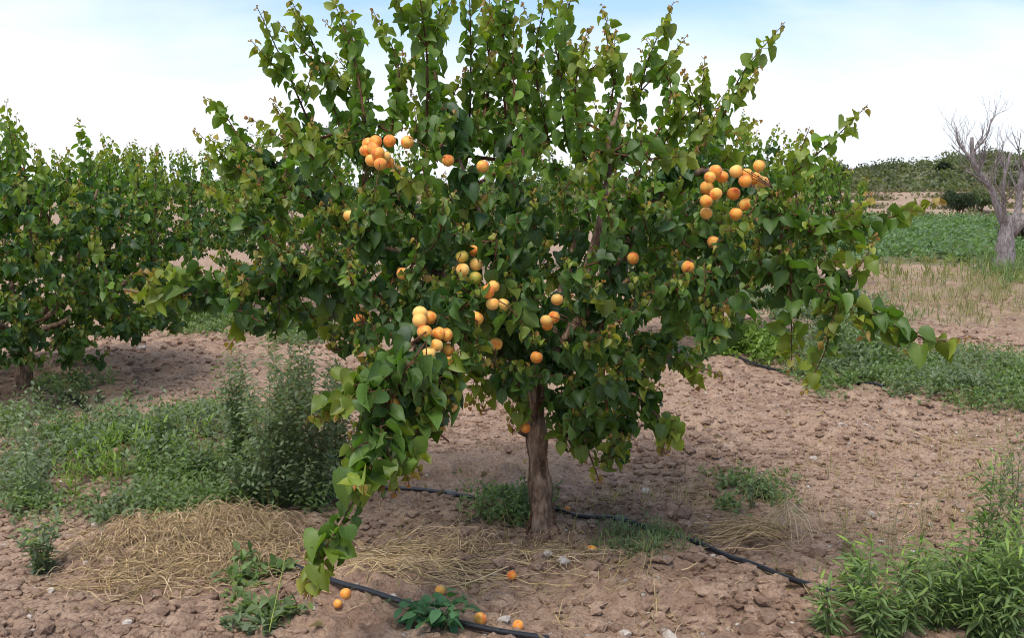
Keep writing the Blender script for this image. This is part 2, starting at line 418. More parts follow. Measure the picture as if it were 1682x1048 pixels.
p = t.n('ShaderNodeBsdfPrincipled', {'Base Color': c, 'Roughness': .5, 'Specular IOR Level': .35, 'Subsurface Weight': .12, 'Subsurface Radius': (.01, .004, .001), 'Subsurface Scale': .5, 'Sheen Weight': .2})
t.n('ShaderNodeOutputMaterial', {0: p.outputs[0]})
ME_F = fruit_mesh('apricot', M_FRUIT); ME_U = fruit_mesh('unripe_apricot', M_UNRIPE); ME_P = fruit_mesh('pale_apricot', M_PALE)
def fruit(P, r, parent=None, me=None):
    o = bpy.data.objects.new('apricot', me or ME_F); COL.objects.link(o)
    o.location = tuple(P); o.scale = (r, r, r*random.uniform(.93, 1.04))
    o.rotation_euler = (random.uniform(-.5, .5), random.uniform(-.5, .5), random.uniform(0, 6.28))
    if parent: o.parent = parent; o.location = tuple(np.asarray(P)-np.asarray(parent.location))
    return o

# ------------------------------------------------------------------ apricot trees
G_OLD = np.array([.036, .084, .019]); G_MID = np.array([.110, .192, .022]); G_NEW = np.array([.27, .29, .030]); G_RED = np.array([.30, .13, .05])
class Tree:
    def __init__(s, T=T_APR, size=.072, hue=0.0):
        s.nodes = []; s.own = []; s.limbs = []; s.leafB = []; s.leafD = []; s.leafL = []; s.leafC = []; s.T = T; s.size = size; s.hue = hue
    def addnodes(s, P, own=0):
        s.nodes.append(np.asarray(P)); s.own.append(np.full(len(P), own))
    def limb(s, P, r0, r1, parent, step=.05, name='branch', k=8):
        q = catmull(P, step); n = len(q)
        q = q + (np.stack([vn(np.arange(n)*.35, np.full(n, 3.3+len(s.nodes)*1.7), 60+c) for c in range(3)], 1)-.5)*min(.035, r0*1.4)*np.minimum(1, np.arange(n)/3)[:, None]
        rr = np.linspace(r0, r1, n); b = Soup(); tube(b, q, rr, k, rough=.12, C=np.ones(3)*min(1, r0/.015))
        s.limbs.append(b); s.addnodes(q, len(s.limbs)-1); return q
    def shoot(s, q, leaf0=.2, size=None, spacing=.021, r0=None, droop=.85, young=1.0, top=0.0, rsh=1.0):
        """q smooth path; leaves along it, small reddish ones at the tip"""
        d = np.concatenate([[0], np.cumsum(np.linalg.norm(np.diff(q, axis=0), axis=1))]); Lt = d[-1]
        r0 = r0 or .0016+.006*Lt
        own = s.owner(q[0])
        tube(s.limbs[own], q, np.linspace(r0, .0011, len(q))*rsh, 5, C=(0, 0, 0))
        s.addnodes(q[len(q)//6:], own)
        size = size or s.size
        sp_ = spacing*.9*(size/.072)
        ts = np.arange(leaf0*Lt, Lt, sp_); n = len(ts)
        if n < 2: return
        B = np.stack([np.interp(ts, d, q[:, c]) for c in range(3)], 1)
        T = nrm(np.stack([np.interp(ts, d, np.gradient(q[:, c])) for c in range(3)], 1))
        az = np.arange(n)*2.4 + R.random()*6.28 + R.normal(size=n)*.35
        a = nrm(np.cross(T, np.array([.3, .5, .81]))); b = np.cross(T, a)
        D = a*np.cos(az)[:, None] + b*np.sin(az)[:, None] + T*.45
        rem = (Lt-ts)
        g = np.clip(rem/.11, 0, 1)
        L = size*.82*(.30+.75*g)*(.55+.72*R.random(n))
        k = np.clip(rem/(.20*young+1e-3), 0, 1)[:, None]
        kr = np.clip(rem/(.055*young+1e-3), 0, 1)[:, None]
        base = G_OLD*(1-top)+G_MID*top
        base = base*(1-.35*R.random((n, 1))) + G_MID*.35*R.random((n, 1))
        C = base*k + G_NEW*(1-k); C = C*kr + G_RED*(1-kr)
        C = C*(.8+.4*R.random((n, 1)))
        s.leafB.append(B); s.leafD.append(D); s.leafL.append(L); s.leafC.append(C)
        s._dr = droop
    def spur(s, P, n=5, size=None):
        size = size or s.size
        az = R.random(n)*.8+np.arange(n)*6.28/n
        D = np.stack([np.cos(az), np.sin(az), .3+0*az], 1)
        s.leafB.append(np.repeat(P[None], n, 0)+R.normal(size=(n, 3))*.006); s.leafD.append(D)
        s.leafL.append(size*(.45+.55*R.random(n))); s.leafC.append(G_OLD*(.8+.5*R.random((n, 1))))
    def path(s, P, Q, up=.12, step=.03):
        P = np.asarray(P, float); Q = np.asarray(Q, float); v = Q-P; L = np.linalg.norm(v)
        h = v.copy(); h[2] = 0
        M = P + v*.45 + nrm(h)*L*.10*(1 if up > 0 else -1) - UP*L*up*.6 + R.normal(size=3)*L*.05
        M2 = P+v*.75 + nrm(h)*L*.05 - UP*L*up*.4 + R.normal(size=3)*L*.03
        return catmull([P, M, M2, Q], step)
    def owner(s, P):
        N = np.concatenate(s.nodes); return int(np.concatenate(s.own)[np.argmin(np.linalg.norm(N-P, axis=1))])
    def nearest(s, Q, maxn=1):
        N = np.concatenate(s.nodes); d = np.linalg.norm(N-Q, axis=1) + np.maximum(0, N[:, 2]-Q[2]+.05)*1.2
        return N[np.argmin(d)], d.min()
    def fill(s, targets, ctr, **kw):
        targets = np.asarray(targets); o = np.argsort(np.linalg.norm(targets-ctr, axis=1))
        for Q in targets[o]:
            P, d = s.nearest(Q)
            if d > .42:       # grow a leafless lead first
                pass
            if d < .10: P = P - (Q-P)*1.5
            v = nrm(P-Q); L = np.linalg.norm(P-Q)
            k2 = dict(kw)
            if R.random() < .12: k2['young'] = 1.0
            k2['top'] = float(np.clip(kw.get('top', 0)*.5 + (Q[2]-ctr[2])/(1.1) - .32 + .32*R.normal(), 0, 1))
            s.shoot(s.path(P, Q, .10+.08*R.random()), leaf0=.12 if L < .5 else .35, **k2)
    def finish(s, parent, prune=None, droop=.85, fruit_prune=None, petr=.0011):
        B = np.concatenate(s.leafB); D = np.concatenate(s.leafD); L = np.concatenate(s.leafL); C = np.concatenate(s.leafC)
        if fruit_prune is not None and len(fruit_prune):
            keep = np.ones(len(B), bool); ctr = B + nrm(D)*L[:, None]*.45 - UP*(L*.35)[:, None]
            bx, by, bf = proj(ctr)
            for P, r in fruit_prune:
                fx, fy, ff = proj(P); rp = r*F/ff[0]
                near = (np.hypot(bx-fx[0], by-fy[0]) < rp*.62+L*F/bf*.30) & (bf < ff[0]+.02)
                near |= np.linalg.norm(ctr-P, axis=1) < r*1.15
                keep &= ~near
            B, D, L, C = B[keep], D[keep], L[keep], C[keep]
        if prune is not None:
            ctr = B + nrm(D)*L[:, None]*.45 - UP*(L*.35)[:, None]
            k = prune(ctr); B, D, L, C = B[k], D[k], L[k], C[k]
        o = np.asarray(parent.location)
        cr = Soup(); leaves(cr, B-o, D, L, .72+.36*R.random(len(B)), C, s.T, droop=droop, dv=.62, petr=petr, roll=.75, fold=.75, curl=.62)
        cr.build('crown', M_LEAF, parent)
        for b in s.limbs: b.build('branch', M_BARK, parent, origin=o)
        return len(B)

def main_tree():
    base = gpt(893, 893); base[1] = 4.16
    root = empty('apricot_tree', base, 'large leafy apricot tree in the middle, hung with clusters of orange fruit', 'apricot tree', 'apricot trees of the orchard')
    t = Tree(); A = lambda L: [at(*p) for p in L]
    # trunk
    q = catmull(A([(897, 905, 4.16), (890, 860, 4.16), (886, 800, 4.15), (881, 720, 4.14), (880, 650, 4.14), (888, 600, 4.15)]), .012)
    zz = np.linspace(0, 1, len(q)); rr = .034+.030*np.exp(-zz*9)+.010*(1-zz)+.004*np.sin(zz*23)
    k = 48; s = Soup(); ph = np.arange(k)*2*math.pi/k; zl = np.arange(len(q))*.014
    pp, zg = np.meshgrid(ph, zl); bk = np.abs(2*vn(np.cos(pp)*5+9+np.sin(zg*9)*.3, np.sin(pp)*5+9+zg*5, 71)-1)+.5*np.abs(2*vn(np.cos(pp)*11+20+zg*3, np.sin(pp)*11+20+zg*16, 73)-1)
    rr = rr+.004*np.exp(-((zl-.33)/.05)**2)+.004*np.exp(-((zl-.58)/.025)**2)
    flute = 1+.10*np.sin(ph*3+1)[None]+.05*np.sin(ph*7)[None]+.17*(bk-.6)+ .45*np.exp(-zz*8)[:, None]*np.sin(ph*5+.6)[None]
    V = q[:, None]-base + (rr[:, None]*flute)[..., None]*np.stack([np.cos(ph), np.sin(ph), 0*ph], 1)[None]
    i = np.arange(len(q)-1)[:, None]*k; j = np.arange(k)[None]; j2 = (j+1) % k
    s.add(V.reshape(-1, 3), None, np.stack([i+j, i+j2, i+k+j2, i+k+j], -1).reshape(-1, 4)); 
    s.build('trunk', M_BARK, root)
    stb = Soup(); sq = q[int(len(q)*.62)]-base; tube(stb, [sq, sq+np.array([-.045, -.02, .02]), sq+np.array([-.07, -.03, .035])], [.015, .012, .011], 9, rough=.2); stb.build('pruned_stub', M_BARK, root)
    rt = Soup()
    for a in range(11):   # dry suckers and roots round the foot
        an = a*.6+.3; an += R.normal()*.3; f = R.uniform(.6, 1.4); p0 = np.array([math.cos(an)*.045, math.sin(an)*.045, .02+.12*R.random()]); p2 = np.array([math.cos(an)*.10*f, math.sin(an)*.09*f-.02, -.02])
        tube(rt, catmull([p0, (p0+p2)/2+R.normal(size=3)*.012-UP*.015, p2], .01), .0018+.0025*R.random(), 5)
    rt.build('root', M_TWIG, root)
    t.addnodes(q[-6:])
    LB = [  # limbs: pixels and depth, start radius, end radius
        ([(882, 640, 4.14), (905, 585, 4.14), (948, 520, 4.12), (962, 480, 4.12), (978, 400, 4.12), (995, 300, 4.15), (1012, 170, 4.15)], .030, .008),
        ([(882, 650, 4.14), (850, 570, 4.1), (790, 500, 4.05), (700, 440, 4.0), (600, 380, 4.05), (500, 310, 4.15), (440, 260, 4.2)], .027, .006),
        ([(885, 620, 4.15), (872, 500, 4.3), (852, 380, 4.42), (835, 220, 4.5), (822, 60, 4.5)], .028, .006),
        ([(905, 590, 4.14), (985, 480, 4.0), (1068, 345, 3.92), (1105, 298, 3.88), (1160, 277, 3.82), (1225, 292, 3.78), (1285, 370, 3.72)], .024, .008),
        ([(880, 620, 4.14), (760, 530, 3.95), (620, 480, 3.85), (500, 468, 3.78), (405, 466, 3.72), (300, 484, 3.66), (205, 478, 3.62)], .020, .003),
        ([(882, 600, 4.12), (830, 520, 3.8), (775, 478, 3.45), (715, 520, 3.3), (660, 610, 3.12), (625, 700, 3.02), (600, 780, 2.95), (560, 860, 2.88), (522, 930, 2.83), (500, 985, 2.80)], .016, .003),
        ([(905, 600, 4.12), (1010, 520, 3.95), (1130, 462, 3.75), (1250, 440, 3.6), (1350, 470, 3.5), (1430, 515, 3.45), (1520, 560, 3.4), (1590, 556, 3.4)], .018, .002),
        ([(885, 660, 4.12), (960, 640, 4.0), (1040, 650, 3.9), (1090, 700, 3.86), (1088, 748, 3.85)], .012, .002),
        ([(960, 640, 4.0), (955, 700, 3.95), (985, 790, 3.9)], .006, .002),
        ([(930, 600, 4.1), (1030, 570, 3.9), (1110, 590, 3.82), (1188, 618, 3.75)], .011, .002),
        ([(890, 620, 4.16), (915, 500, 4.6), (965, 350, 4.85), (1020, 230, 4.95)], .022, .006),
        ([(880, 620, 4.16), (770, 460, 4.6), (650, 320, 4.85), (570, 190, 4.9)], .022, .006),
        ([(905, 590, 4.15), (1040, 450, 4.5), (1150, 330, 4.7), (1190, 240, 4.75)], .016, .005),
        ([(875, 580, 4.13), (840, 480, 3.9), (780, 330, 3.75), (730, 200, 3.75)], .016, .004),
    ]
    for P, a, b in LB:
        t.limb(A(P), a, b, root, k=8 if a < .02 else 10)
    # shoots traced from the photograph
    up = [([(520, 230), (470, 110), (440, 8)], 4.2), ([(560, 215), (520, 90), (485, -20)], 4.3), ([(600, 200), (570, 90), (556, -15)], 4.1),
          ([(640, 230), (625, 110), (622, 15)], 4.4), ([(610, 200), (590, 110), (530, 30)], 4.5), ([(700, 240), (690, 90), (688, -60)], 4.1), ([(740, 220), (735, 90), (745, -70)], 4.0),
          ([(720, 250), (710, 60), (712, -90)], 4.5), ([(770, 230), (775, 90), (772, -50)], 4.3), ([(790, 230), (800, 120), (805, -40)], 4.4), ([(830, 200), (840, 60), (838, -70)], 4.2),
          ([(860, 260), (850, 130), (845, 20)], 4.0), ([(900, 230), (905, 100), (900, -40)], 4.3), ([(930, 230), (945, 90), (945, -50)], 4.1), ([(985, 240), (990, 110), (980, 5)], 4.5),
          ([(1000, 230), (1005, 130), (1010, 50)], 4.2), ([(1040, 230), (1060, 110), (1093, 2)], 4.15), ([(1060, 260), (1075, 150), (1060, 60)], 4.4), ([(960, 260), (960, 150), (965, 60)], 3.9),
          ([(1080, 330), (1180, 215), (1225, 120), (1290, 35)], 3.95), ([(1130, 290), (1150, 180), (1158, 92)], 4.3), ([(1120, 290), (1180, 225), (1252, 196)], 4.1),
          ([(1250, 310), (1290, 300), (1310, 250), (1330, 208)], 3.75), ([(470, 300), (400, 250), (360, 190), (333, 158)], 4.15), ([(460, 310), (390, 290), (345, 250), (318, 212)], 4.25),
          ([(480, 330), (400, 330), (330, 300)], 4.0), ([(560, 300), (500, 230), (445, 160)], 4.0), ([(520, 300), (505, 240), (512, 190)], 3.85), ([(600, 250), (560, 160), (505, 90)], 4.4),
          ([(1180, 280), (1195, 210), (1200, 140)], 4.2), ([(650, 200), (670, 150), (650, 90)], 4.6), ([(1085, 250), (1100, 200), (1110, 150)], 4.5), ([(880, 250), (880, 160), (890, 90)], 4.6),
          ([(800, 230), (780, 100), (790, 0)], 4.6), ([(960, 200), (930, 70), (925, -20)], 4.5)]
    for P, Y in up:
        dy = R.normal()*.22; bx = R.normal()*16
        q = catmull([at(x+(bx if 0 < i < len(P)-1 else 0)+((x-820)*.05 if i == len(P)-1 and y < 20 else 0), y, Y+dy*i/(len(P)-1)) for i, (x, y) in enumerate(P)], .03)
        n0, d0 = t.nearest(q[0])
        q = np.concatenate([catmull([n0, q[0]+1e-4], .05)[:-1], q])
        t.shoot(q, leaf0=.10, spacing=.0175, top=.9, size=.056, droop=.8)
        Lq = len(q)
        for _ in range(2):
            i = int(Lq*R.uniform(.25, .72)); a = R.random()*6.28; ln = R.uniform(.14, .30); dd = nrm(q[min(Lq-1, i+2)]-q[i-1])
            e = q[i]+(dd*.8+np.array([math.cos(a), math.sin(a), .1])*.55)*ln
            t.shoot(catmull([q[i], q[i]*.5+e*.5-UP*.01, e], .02), leaf0=.15, spacing=.017, top=.9, size=.055, droop=.8)
    low = [([(560, 470), (480, 440), (430, 410)], 3.75), ([(450, 468), (360, 450), (240, 446)], 3.66), ([(300, 484), (250, 470), (232, 440)], 3.62), ([(430, 468), (410, 520), (372, 575)], 3.65),
           ([(540, 480), (550, 530), (545, 575)], 3.8), ([(1420, 515), (1470, 540), (1500, 590)], 3.45), ([(1350, 475), (1360, 560), (1318, 650)], 3.45), ([(1300, 450), (1300, 540), (1300, 610)], 3.5),
           ([(1285, 370), (1380, 375), (1470, 355), (1545, 325)], 3.55), ([(1350, 380), (1400, 350), (1430, 315)], 3.55), ([(1340, 470), (1400, 450), (1443, 385)], 3.45), ([(1300, 350), (1370, 380), (1440, 400)], 3.6),
           ([(1360, 480), (1400, 510), (1425, 560)], 3.4), ([(1250, 440), (1330, 430), (1420, 430)], 3.5), ([(1380, 490), (1370, 520), (1350, 570)], 3.4), ([(1090, 700), (1110, 690), (1095, 745)], 3.8),
           ([(960, 640), (990, 700), (1035, 760)], 3.95), ([(900, 660), (930, 720), (960, 760)], 4.05), ([(870, 620), (850, 660), (835, 700)], 4.0), ([(820, 600), (800, 640), (790, 680)], 3.95),
           ([(660, 610), (600, 640), (525, 690)], 3.0), ([(640, 660), (680, 690), (705, 700)], 3.1), ([(700, 540), (740, 600), (730, 660)], 3.2), ([(625, 700), (660, 750), (672, 800)], 2.98),
           ([(600, 780), (610, 800), (630, 800)], 2.9), ([(560, 640), (600, 600), (590, 580)], 3.1), ([(1030, 570), (1060, 620), (1075, 660)], 3.9), ([(1110, 590), (1140, 610), (1150, 640)], 3.8),
           ([(760, 590), (780, 610), (770, 670)], 3.9), ([(870, 660), (850, 680), (840, 710)], 4.0)]
    for P, Y in low:
        q = catmull([at(x, y, Y) for x, y in P], .03)
        n0, d0 = t.nearest(q[0])
        q = np.concatenate([catmull([n0, q[0]+1e-4], .05)[:-1], q])
        t.shoot(q, leaf0=.12, spacing=.0155, size=.065, top=.4)
    for P, Y in [([(700, 545), (640, 590), (585, 640)], 3.12), ([(690, 580), (720, 620), (745, 670)], 3.12), ([(665, 610), (610, 620), (560, 650)], 3.05), ([(650, 630), (690, 660), (720, 710)], 3.06),
                 ([(640, 660), (600, 690), (570, 720)], 3.0), ([(630, 700), (670, 730), (690, 780)], 3.0), ([(620, 720), (580, 740), (560, 780)], 2.95), ([(715, 540), (770, 560), (800, 600)], 3.25),
                 ([(680, 590), (650, 640), (640, 690)], 3.0), ([(700, 560), (700, 620), (690, 680)], 3.02), ([(625, 700), (640, 750), (650, 810)], 2.93), ([(560, 660), (530, 680), (505, 690)], 3.0),
                 ([(640, 640), (590, 650), (550, 690)], 2.95), ([(700, 640), (690, 700), (660, 740)], 3.05), ([(775, 480), (820, 470), (870, 470)], 3.4), ([(780, 480), (740, 470), (700, 450)], 3.4), ([(770, 480), (830, 500), (880, 560)], 3.35)]:
        q = catmull([at(x, y, Y) for x, y in P], .03); n0, d0 = t.nearest(q[0])
        q = np.concatenate([catmull([n0, q[0]+1e-4], .05)[:-1], q])
        t.shoot(q, leaf0=.1, spacing=.0135, size=.070, top=.3, young=.6)
    # leaves straight on the outer parts of the long limbs
    for idx, st in ((4, .35), (5, .45), (6, .35), (7, .3), (9, .3), (8, .2)):
        q = catmull(A(LB[idx][0]), .03); q = q[int(len(q)*st):]
        t.shoot(q, leaf0=0, spacing=.016, size=.074, top=.3, r0=.002)
    # the near hanging branch carries the largest leaves
    t.shoot(catmull(A([(620, 740, 2.98), (600, 790, 2.85), (590, 800, 2.75)]), .02), leaf0=0, spacing=.0085, size=.095, top=.7, young=.5)
    t.shoot(catmull(A([(560, 860, 2.86), (530, 910, 2.82), (505, 985, 2.78)]), .02), leaf0=0, spacing=.011, size=.070, top=.6)
    # filling shoots inside the crown
    ENV = [(440, 230), (560, 190), (700, 170), (900, 150), (1060, 170), (1150, 220), (1250, 290), (1330, 330), (1370, 390), (1290, 430), (1245, 440), (1230, 500), (1150, 600), (1110, 590), (1060, 680), (1010, 740),
           (930, 690), (900, 600), (800, 610), (770, 560), (720, 640), (660, 700), (620, 690), (600, 610), (560, 520), (520, 530), (400, 500), (290, 480), (400, 420), (430, 380), (370, 330), (400, 250)]
    T = []
    while len(T) < 700:
        px, py = R.uniform(280, 1400), R.uniform(150, 760)
        if not inpoly(np.array([px]), np.array([py]), ENV)[0]: continue
        if py < 300 and R.random() < .68: continue
        e = max(.05, 1-((px-850)/560)**2); ez = 1-max(0, (py-420)/420)**2
        hw = .95*math.sqrt(e)*max(.15, ez); v = R.uniform(-1, 1); v = np.sign(v)*abs(v)**(.7 if len(T) % 3 else 1.6)
        yc = 4.12 + .12*(py < 400) - .25*(px > 1150)
        Y = yc+v*hw
        if px < 760 and py > 560: Y = 3.15+.15*R.random()
        if px > 1250: Y = 3.6+.25*v
        if px < 430: Y = 3.75+.25*v
        T.append(at(px, py, max(3.12, Y)))
    t.fill(T, at(885, 560, 4.14), spacing=.0150, size=.059, young=.3)
    N = np.concatenate(t.nodes[2:16]); N = np.concatenate([N, N])[R.random(2*len(N)) < .75]
    for P in N:
        x, y, _ = proj(P)
        if inpoly(x, y, ENV)[0]: t.spur(P+R.normal(size=3)*.02)
    # fruit: pixels, depth, unripe flag
    FR = [(600, 247, 3.62), (613, 243, 3.60), (621, 251, 3.58), (617, 232, 3.62), (640, 231, 3.64), (610, 263, 3.6), (625, 269, 3.57), (633, 257, 3.62), (669, 233, 3.62), (736, 263, 3.6), (793, 273, 3.66), (574, 354, 3.66), (605, 236, 3.68), (638, 266, 3.66),
          (759, 421, 3.38, 1), (760, 443, 3.36), (782, 434, 3.42), (781, 457, 3.40, 1), (763, 462, 3.43, 1), (779, 412, 3.47), (801, 479, 3.33), (810, 470, 3.37), (809, 499, 3.33), (826, 501, 3.38), (783, 523, 3.33), (815, 565, 3.45),
          (690, 515, 3.2), (689, 526, 3.16), (697, 545, 3.15), (733, 550, 3.22), (717, 567, 3.15), (704, 581, 3.13), (682, 571, 3.22), (735, 575, 3.25), (734, 598, 3.2), (706, 522, 3.24), (720, 548, 3.2), (646, 664, 3.05), (655, 650, 3.12),
          (897, 527, 3.5), (910, 521, 3.52), (899, 534, 3.56), (881, 587, 3.6), (863, 703, 4.02), (915, 492, 3.62), (590, 525, 3.62), (1130, 439, 3.5), (1040, 424, 3.6), (1172, 397, 3.55), (661, 449, 3.5),
          (1166, 291, 3.52), (1175, 281, 3.56), (1176, 318, 3.5), (1160, 330, 3.5), (1160, 350, 3.54), (1209, 281, 3.56), (1224, 297, 3.52), (1226, 286, 3.58), (1247, 272, 3.52), (1253, 298, 3.56), (1225, 335, 3.55), (1209, 351, 3.55), (1205, 318, 3.62), (1240, 293, 3.6), (1186, 290, 3.6), (1161, 308, 3.58),
          (975, 488, 3.7), (1068, 300, 3.7)]
    fp = []; fos = []
    for f in FR[:-2]:
        P = at(*f[:3]); r = .0225*(.92+.16*R.random()); fp.append((P, r)); fos.append(fruit(P, r, root, ME_U if len(f) > 3 else (ME_P if (670 < f[0] < 830 and f[1] > 400 and R.random() < .6) or R.random() < .15 else ME_F)))
    for (P, r), fo in zip(fp, fos):
        n0, d0 = t.nearest(P+UP*.03); o = np.asarray(root.location)
        Q = n0 if d0 < .25 else P+np.array([0, .1, .08])
        stem = Soup(); tube(stem, catmull([UP*r*.8, (Q-P)/2+UP*.012, Q-P], .02), .0016, 4)
        so_ = stem.build('stalk', M_TWIG, fo); so_.matrix_parent_inverse = fo.matrix_basis.to_3x3().to_4x4().inverted()
    t.finish(root, fruit_prune=fp)
main_tree()

def orchard_tree(x, y, rad, H, label, n=150, size=.072, T=T_APR2, trunk=.3, tops=(), seed=0, low=.35, flat=1.0):
    z0 = float(ground_h(x, y)); base = np.array([x, y, z0])
    root = empty('apricot_tree', base, label, 'apricot tree', 'apricot trees of the orchard')
    t = Tree(T=T, size=size); fork = base+np.array([.02, 0, trunk+.25])
    s = Soup(); q = catmull([base-UP*.05, base+np.array([.02, .01, trunk*.6]), fork], .05)
    tube(s, q-base, np.linspace(.065, .042, len(q)), 12, rough=.15); s.build('trunk', M_BARK, root); t.addnodes(q[-2:])
    for k in range(6):
        an = k*1.047+R.random()*.5; e = fork+np.array([math.cos(an)*rad*.75, math.sin(an)*rad*.75, (H-trunk)*(.35+.35*R.random())])
        m = fork*.5+e*.5+np.array([math.cos(an)*.12, math.sin(an)*.12, -.12])
        t.limb([fork-UP*.05, m, e], .028, .007, root, .08, k=6)
    ctr = base+np.array([0, 0, trunk+(H-trunk)*.45]); hz = (H-trunk-low)*.55
    Tg = []
    while len(Tg) < n:
        v = R.uniform(-1, 1, 3)
        d = (abs(math.hypot(v[0], v[1]))**2.6+abs(v[2])**2.6)**(1/2.6)
        if d > 1 or d < .3: continue
        if v[2] < 0 and np.hypot(v[0], v[1]) < .3: continue
        Tg.append(ctr+v*np.array([rad, rad, hz*flat])+np.array([0, 0, .05]))
    t.fill(Tg, fork, spacing=.017, size=size*.9, top=.45, young=.45)
    N = np.concatenate(t.nodes); N = N[R.random(len(N)) < (.10 if y > 9 else .16)]
    for P in N: t.spur(P+R.normal(size=3)*.04)
    for q in range(int(34*rad)):
        a = R.random()*6.28; rr_ = rad*.85*math.sqrt(R.random()); Q = base+np.array([rr_*math.cos(a), rr_*math.sin(a), H+.12+.22*R.random()-.5*(rr_/rad)**2*H*.5])
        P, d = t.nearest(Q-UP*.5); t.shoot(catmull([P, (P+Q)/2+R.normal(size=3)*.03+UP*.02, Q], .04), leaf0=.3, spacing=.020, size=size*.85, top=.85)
    for px, py, Y in tops:
        Q = at(px, py, Y); P, d = t.nearest(Q-UP*.45)
        P2 = Q-UP*.45+np.array([R.normal()*.06, R.normal()*.06, 0])
        t.shoot(catmull([P, P2, (P2+Q)/2+R.normal(size=3)*.02, Q], .04), leaf0=.25, spacing=.022, size=size*.9, top=.8)
    t.finish(root, petr=0)
    return root
orchard_tree(-3.5, 7.25, 1.32, 1.62, 'dense dark green apricot tree at the left edge, its skirt near the soil', n=720, size=.074, T=T_APR, trunk=.16,
             tops=[(10, 165, 7.0), (0, 180, 7.3), (28, 185, 7.1), (-10, 200, 6.9), (95, 262, 7.3), (130, 300, 7.2), (18, 215, 7.4), (35, 205, 7.5), (60, 255, 7.2), (150, 380, 6.4), (60, 390, 6.3), (240, 330, 7.0), (110, 290, 7.3), (-20, 200, 7.2), (-40, 160, 7.0)], low=.22)
orchard_tree(-4.6, 13.6, 1.4, 1.66, 'apricot tree with upright leafy shoots behind the one at left', n=430,
             tops=[(165, 216, 13.3), (172, 235, 13.0), (222, 228, 13.5), (232, 240, 13.3), (293, 250, 13.2), (262, 275, 13.5), (110, 270, 13.2), (130, 262, 13.6), (200, 285, 13), (85, 240, 13.4)])
orchard_tree(-2.2, 11.8, 1.45, 1.85, 'apricot tree half hidden behind the left side of the fruiting tree', n=400)
orchard_tree(1.85, 9.3, 1.15, 1.75, 'small apricot tree with a dark stem behind the right side of the fruiting tree', n=330, low=.15)
orchard_tree(3.9, 14.6, 1.3, 1.55, 'round apricot tree farther off, left of the green field', n=260,
             tops=[(1345, 232, 14.6), (1300, 238, 14.5), (1380, 262, 14.6)])
orchard_tree(.2, 17.3, 1.5, 1.7, 'distant apricot tree glimpsed straight behind the fruiting trunk', n=250)

# ------------------------------------------------------------------ weeds
T_DIA = template([(0, .08), (.5, .5), (1, 0)])
W_GREY = np.array([.165, .205, .125]); W_GREEN = np.array([.145, .205, .080]); W_BRIGHT = np.array([.17, .25, .05]); W_DARK = np.array([.05, .095, .030])
def plant(name, P, h, spread, label, cat='weed', col=W_GREY, stems=6, leafL=.028, leafW=.45, T=T_DIA, gap=.010, side=.35, droop=-.1, stemr=.0022, lean=(0, 0), tip=W_BRIGHT, group=None, stemc=(1, 1, 1), curl=.3, bare=.08, dv=.4):
    root = empty(name, P, label, cat, group); P = np.zeros(3)
    S = Soup(); Lf = Soup(); B = []; D = []; L = []; C = []
    for k in range(stems):
        an = R.random()*6.28; hh = h*(.6+.4*R.random()) if k else h
        off = np.array([math.cos(an), math.sin(an), 0])*spread*(.25+.75*R.random())*(0 if k == 0 else 1)
        top = P+off+np.array([lean[0], lean[1], 0])*hh+UP*hh; b0 = P+off*.12-UP*.02
        q = catmull([b0, b0*.5+top*.5-off*.15+R.normal(size=3)*.02*h, top], .02)
        tube(S, q, np.linspace(stemr, .0006, len(q)), 4, C=stemc)
        paths = [(q, bare)]
        d = np.cumsum(np.linalg.norm(np.diff(q, axis=0), axis=1))
        if side:
            for u in np.arange(.15, .92, .045/max(hh, .1)):
                p0 = q[int(u*(len(q)-1))]; a2 = R.random()*6.28; ll = side*hh*(1-u*.65)*(.5+.6*R.random())
                p2 = p0+np.array([math.cos(a2)*ll*.6, math.sin(a2)*ll*.6, ll*.75]); q2 = catmull([p0, (p0+p2)/2+np.array([math.cos(a2), math.sin(a2), -.3])*ll*.08, p2], .02)
                tube(S, q2, np.linspace(stemr*.5, .0005, len(q2)), 3, C=stemc); paths.append((q2, .15))
        for qq, st in paths:
            dd = np.concatenate([[0], np.cumsum(np.linalg.norm(np.diff(qq, axis=0), axis=1))]); ts = np.arange(st*dd[-1], dd[-1], gap); n = len(ts)
            if not n: continue
            Bp = np.stack([np.interp(ts, dd, qq[:, c]) for c in range(3)], 1); az = np.arange(n)*2.4+R.random()*6
            B.append(Bp); D.append(np.stack([np.cos(az), np.sin(az), .3+0*az], 1)); f = ts/dd[-1]
            L.append(leafL*(.55+.45*np.sin(np.pi*np.clip(f*.8+.1, 0, 1)))*(.7+.6*R.random(n)))
            ff = np.clip((f-.72)/.28, 0, 1)[:, None]; C.append((col*(1-ff)+tip*ff)*(.72+.56*R.random((n, 1))))
    B = np.concatenate(B); D = np.concatenate(D); L = np.concatenate(L); C = np.concatenate(C)
    leaves(Lf, B, D, L, leafW, C, T, pet=.15, droop=droop, dv=dv, curl=curl, petr=0)
    S.build('stem', M_STEM, root); Lf.build('foliage', M_WEED, root)
    return root

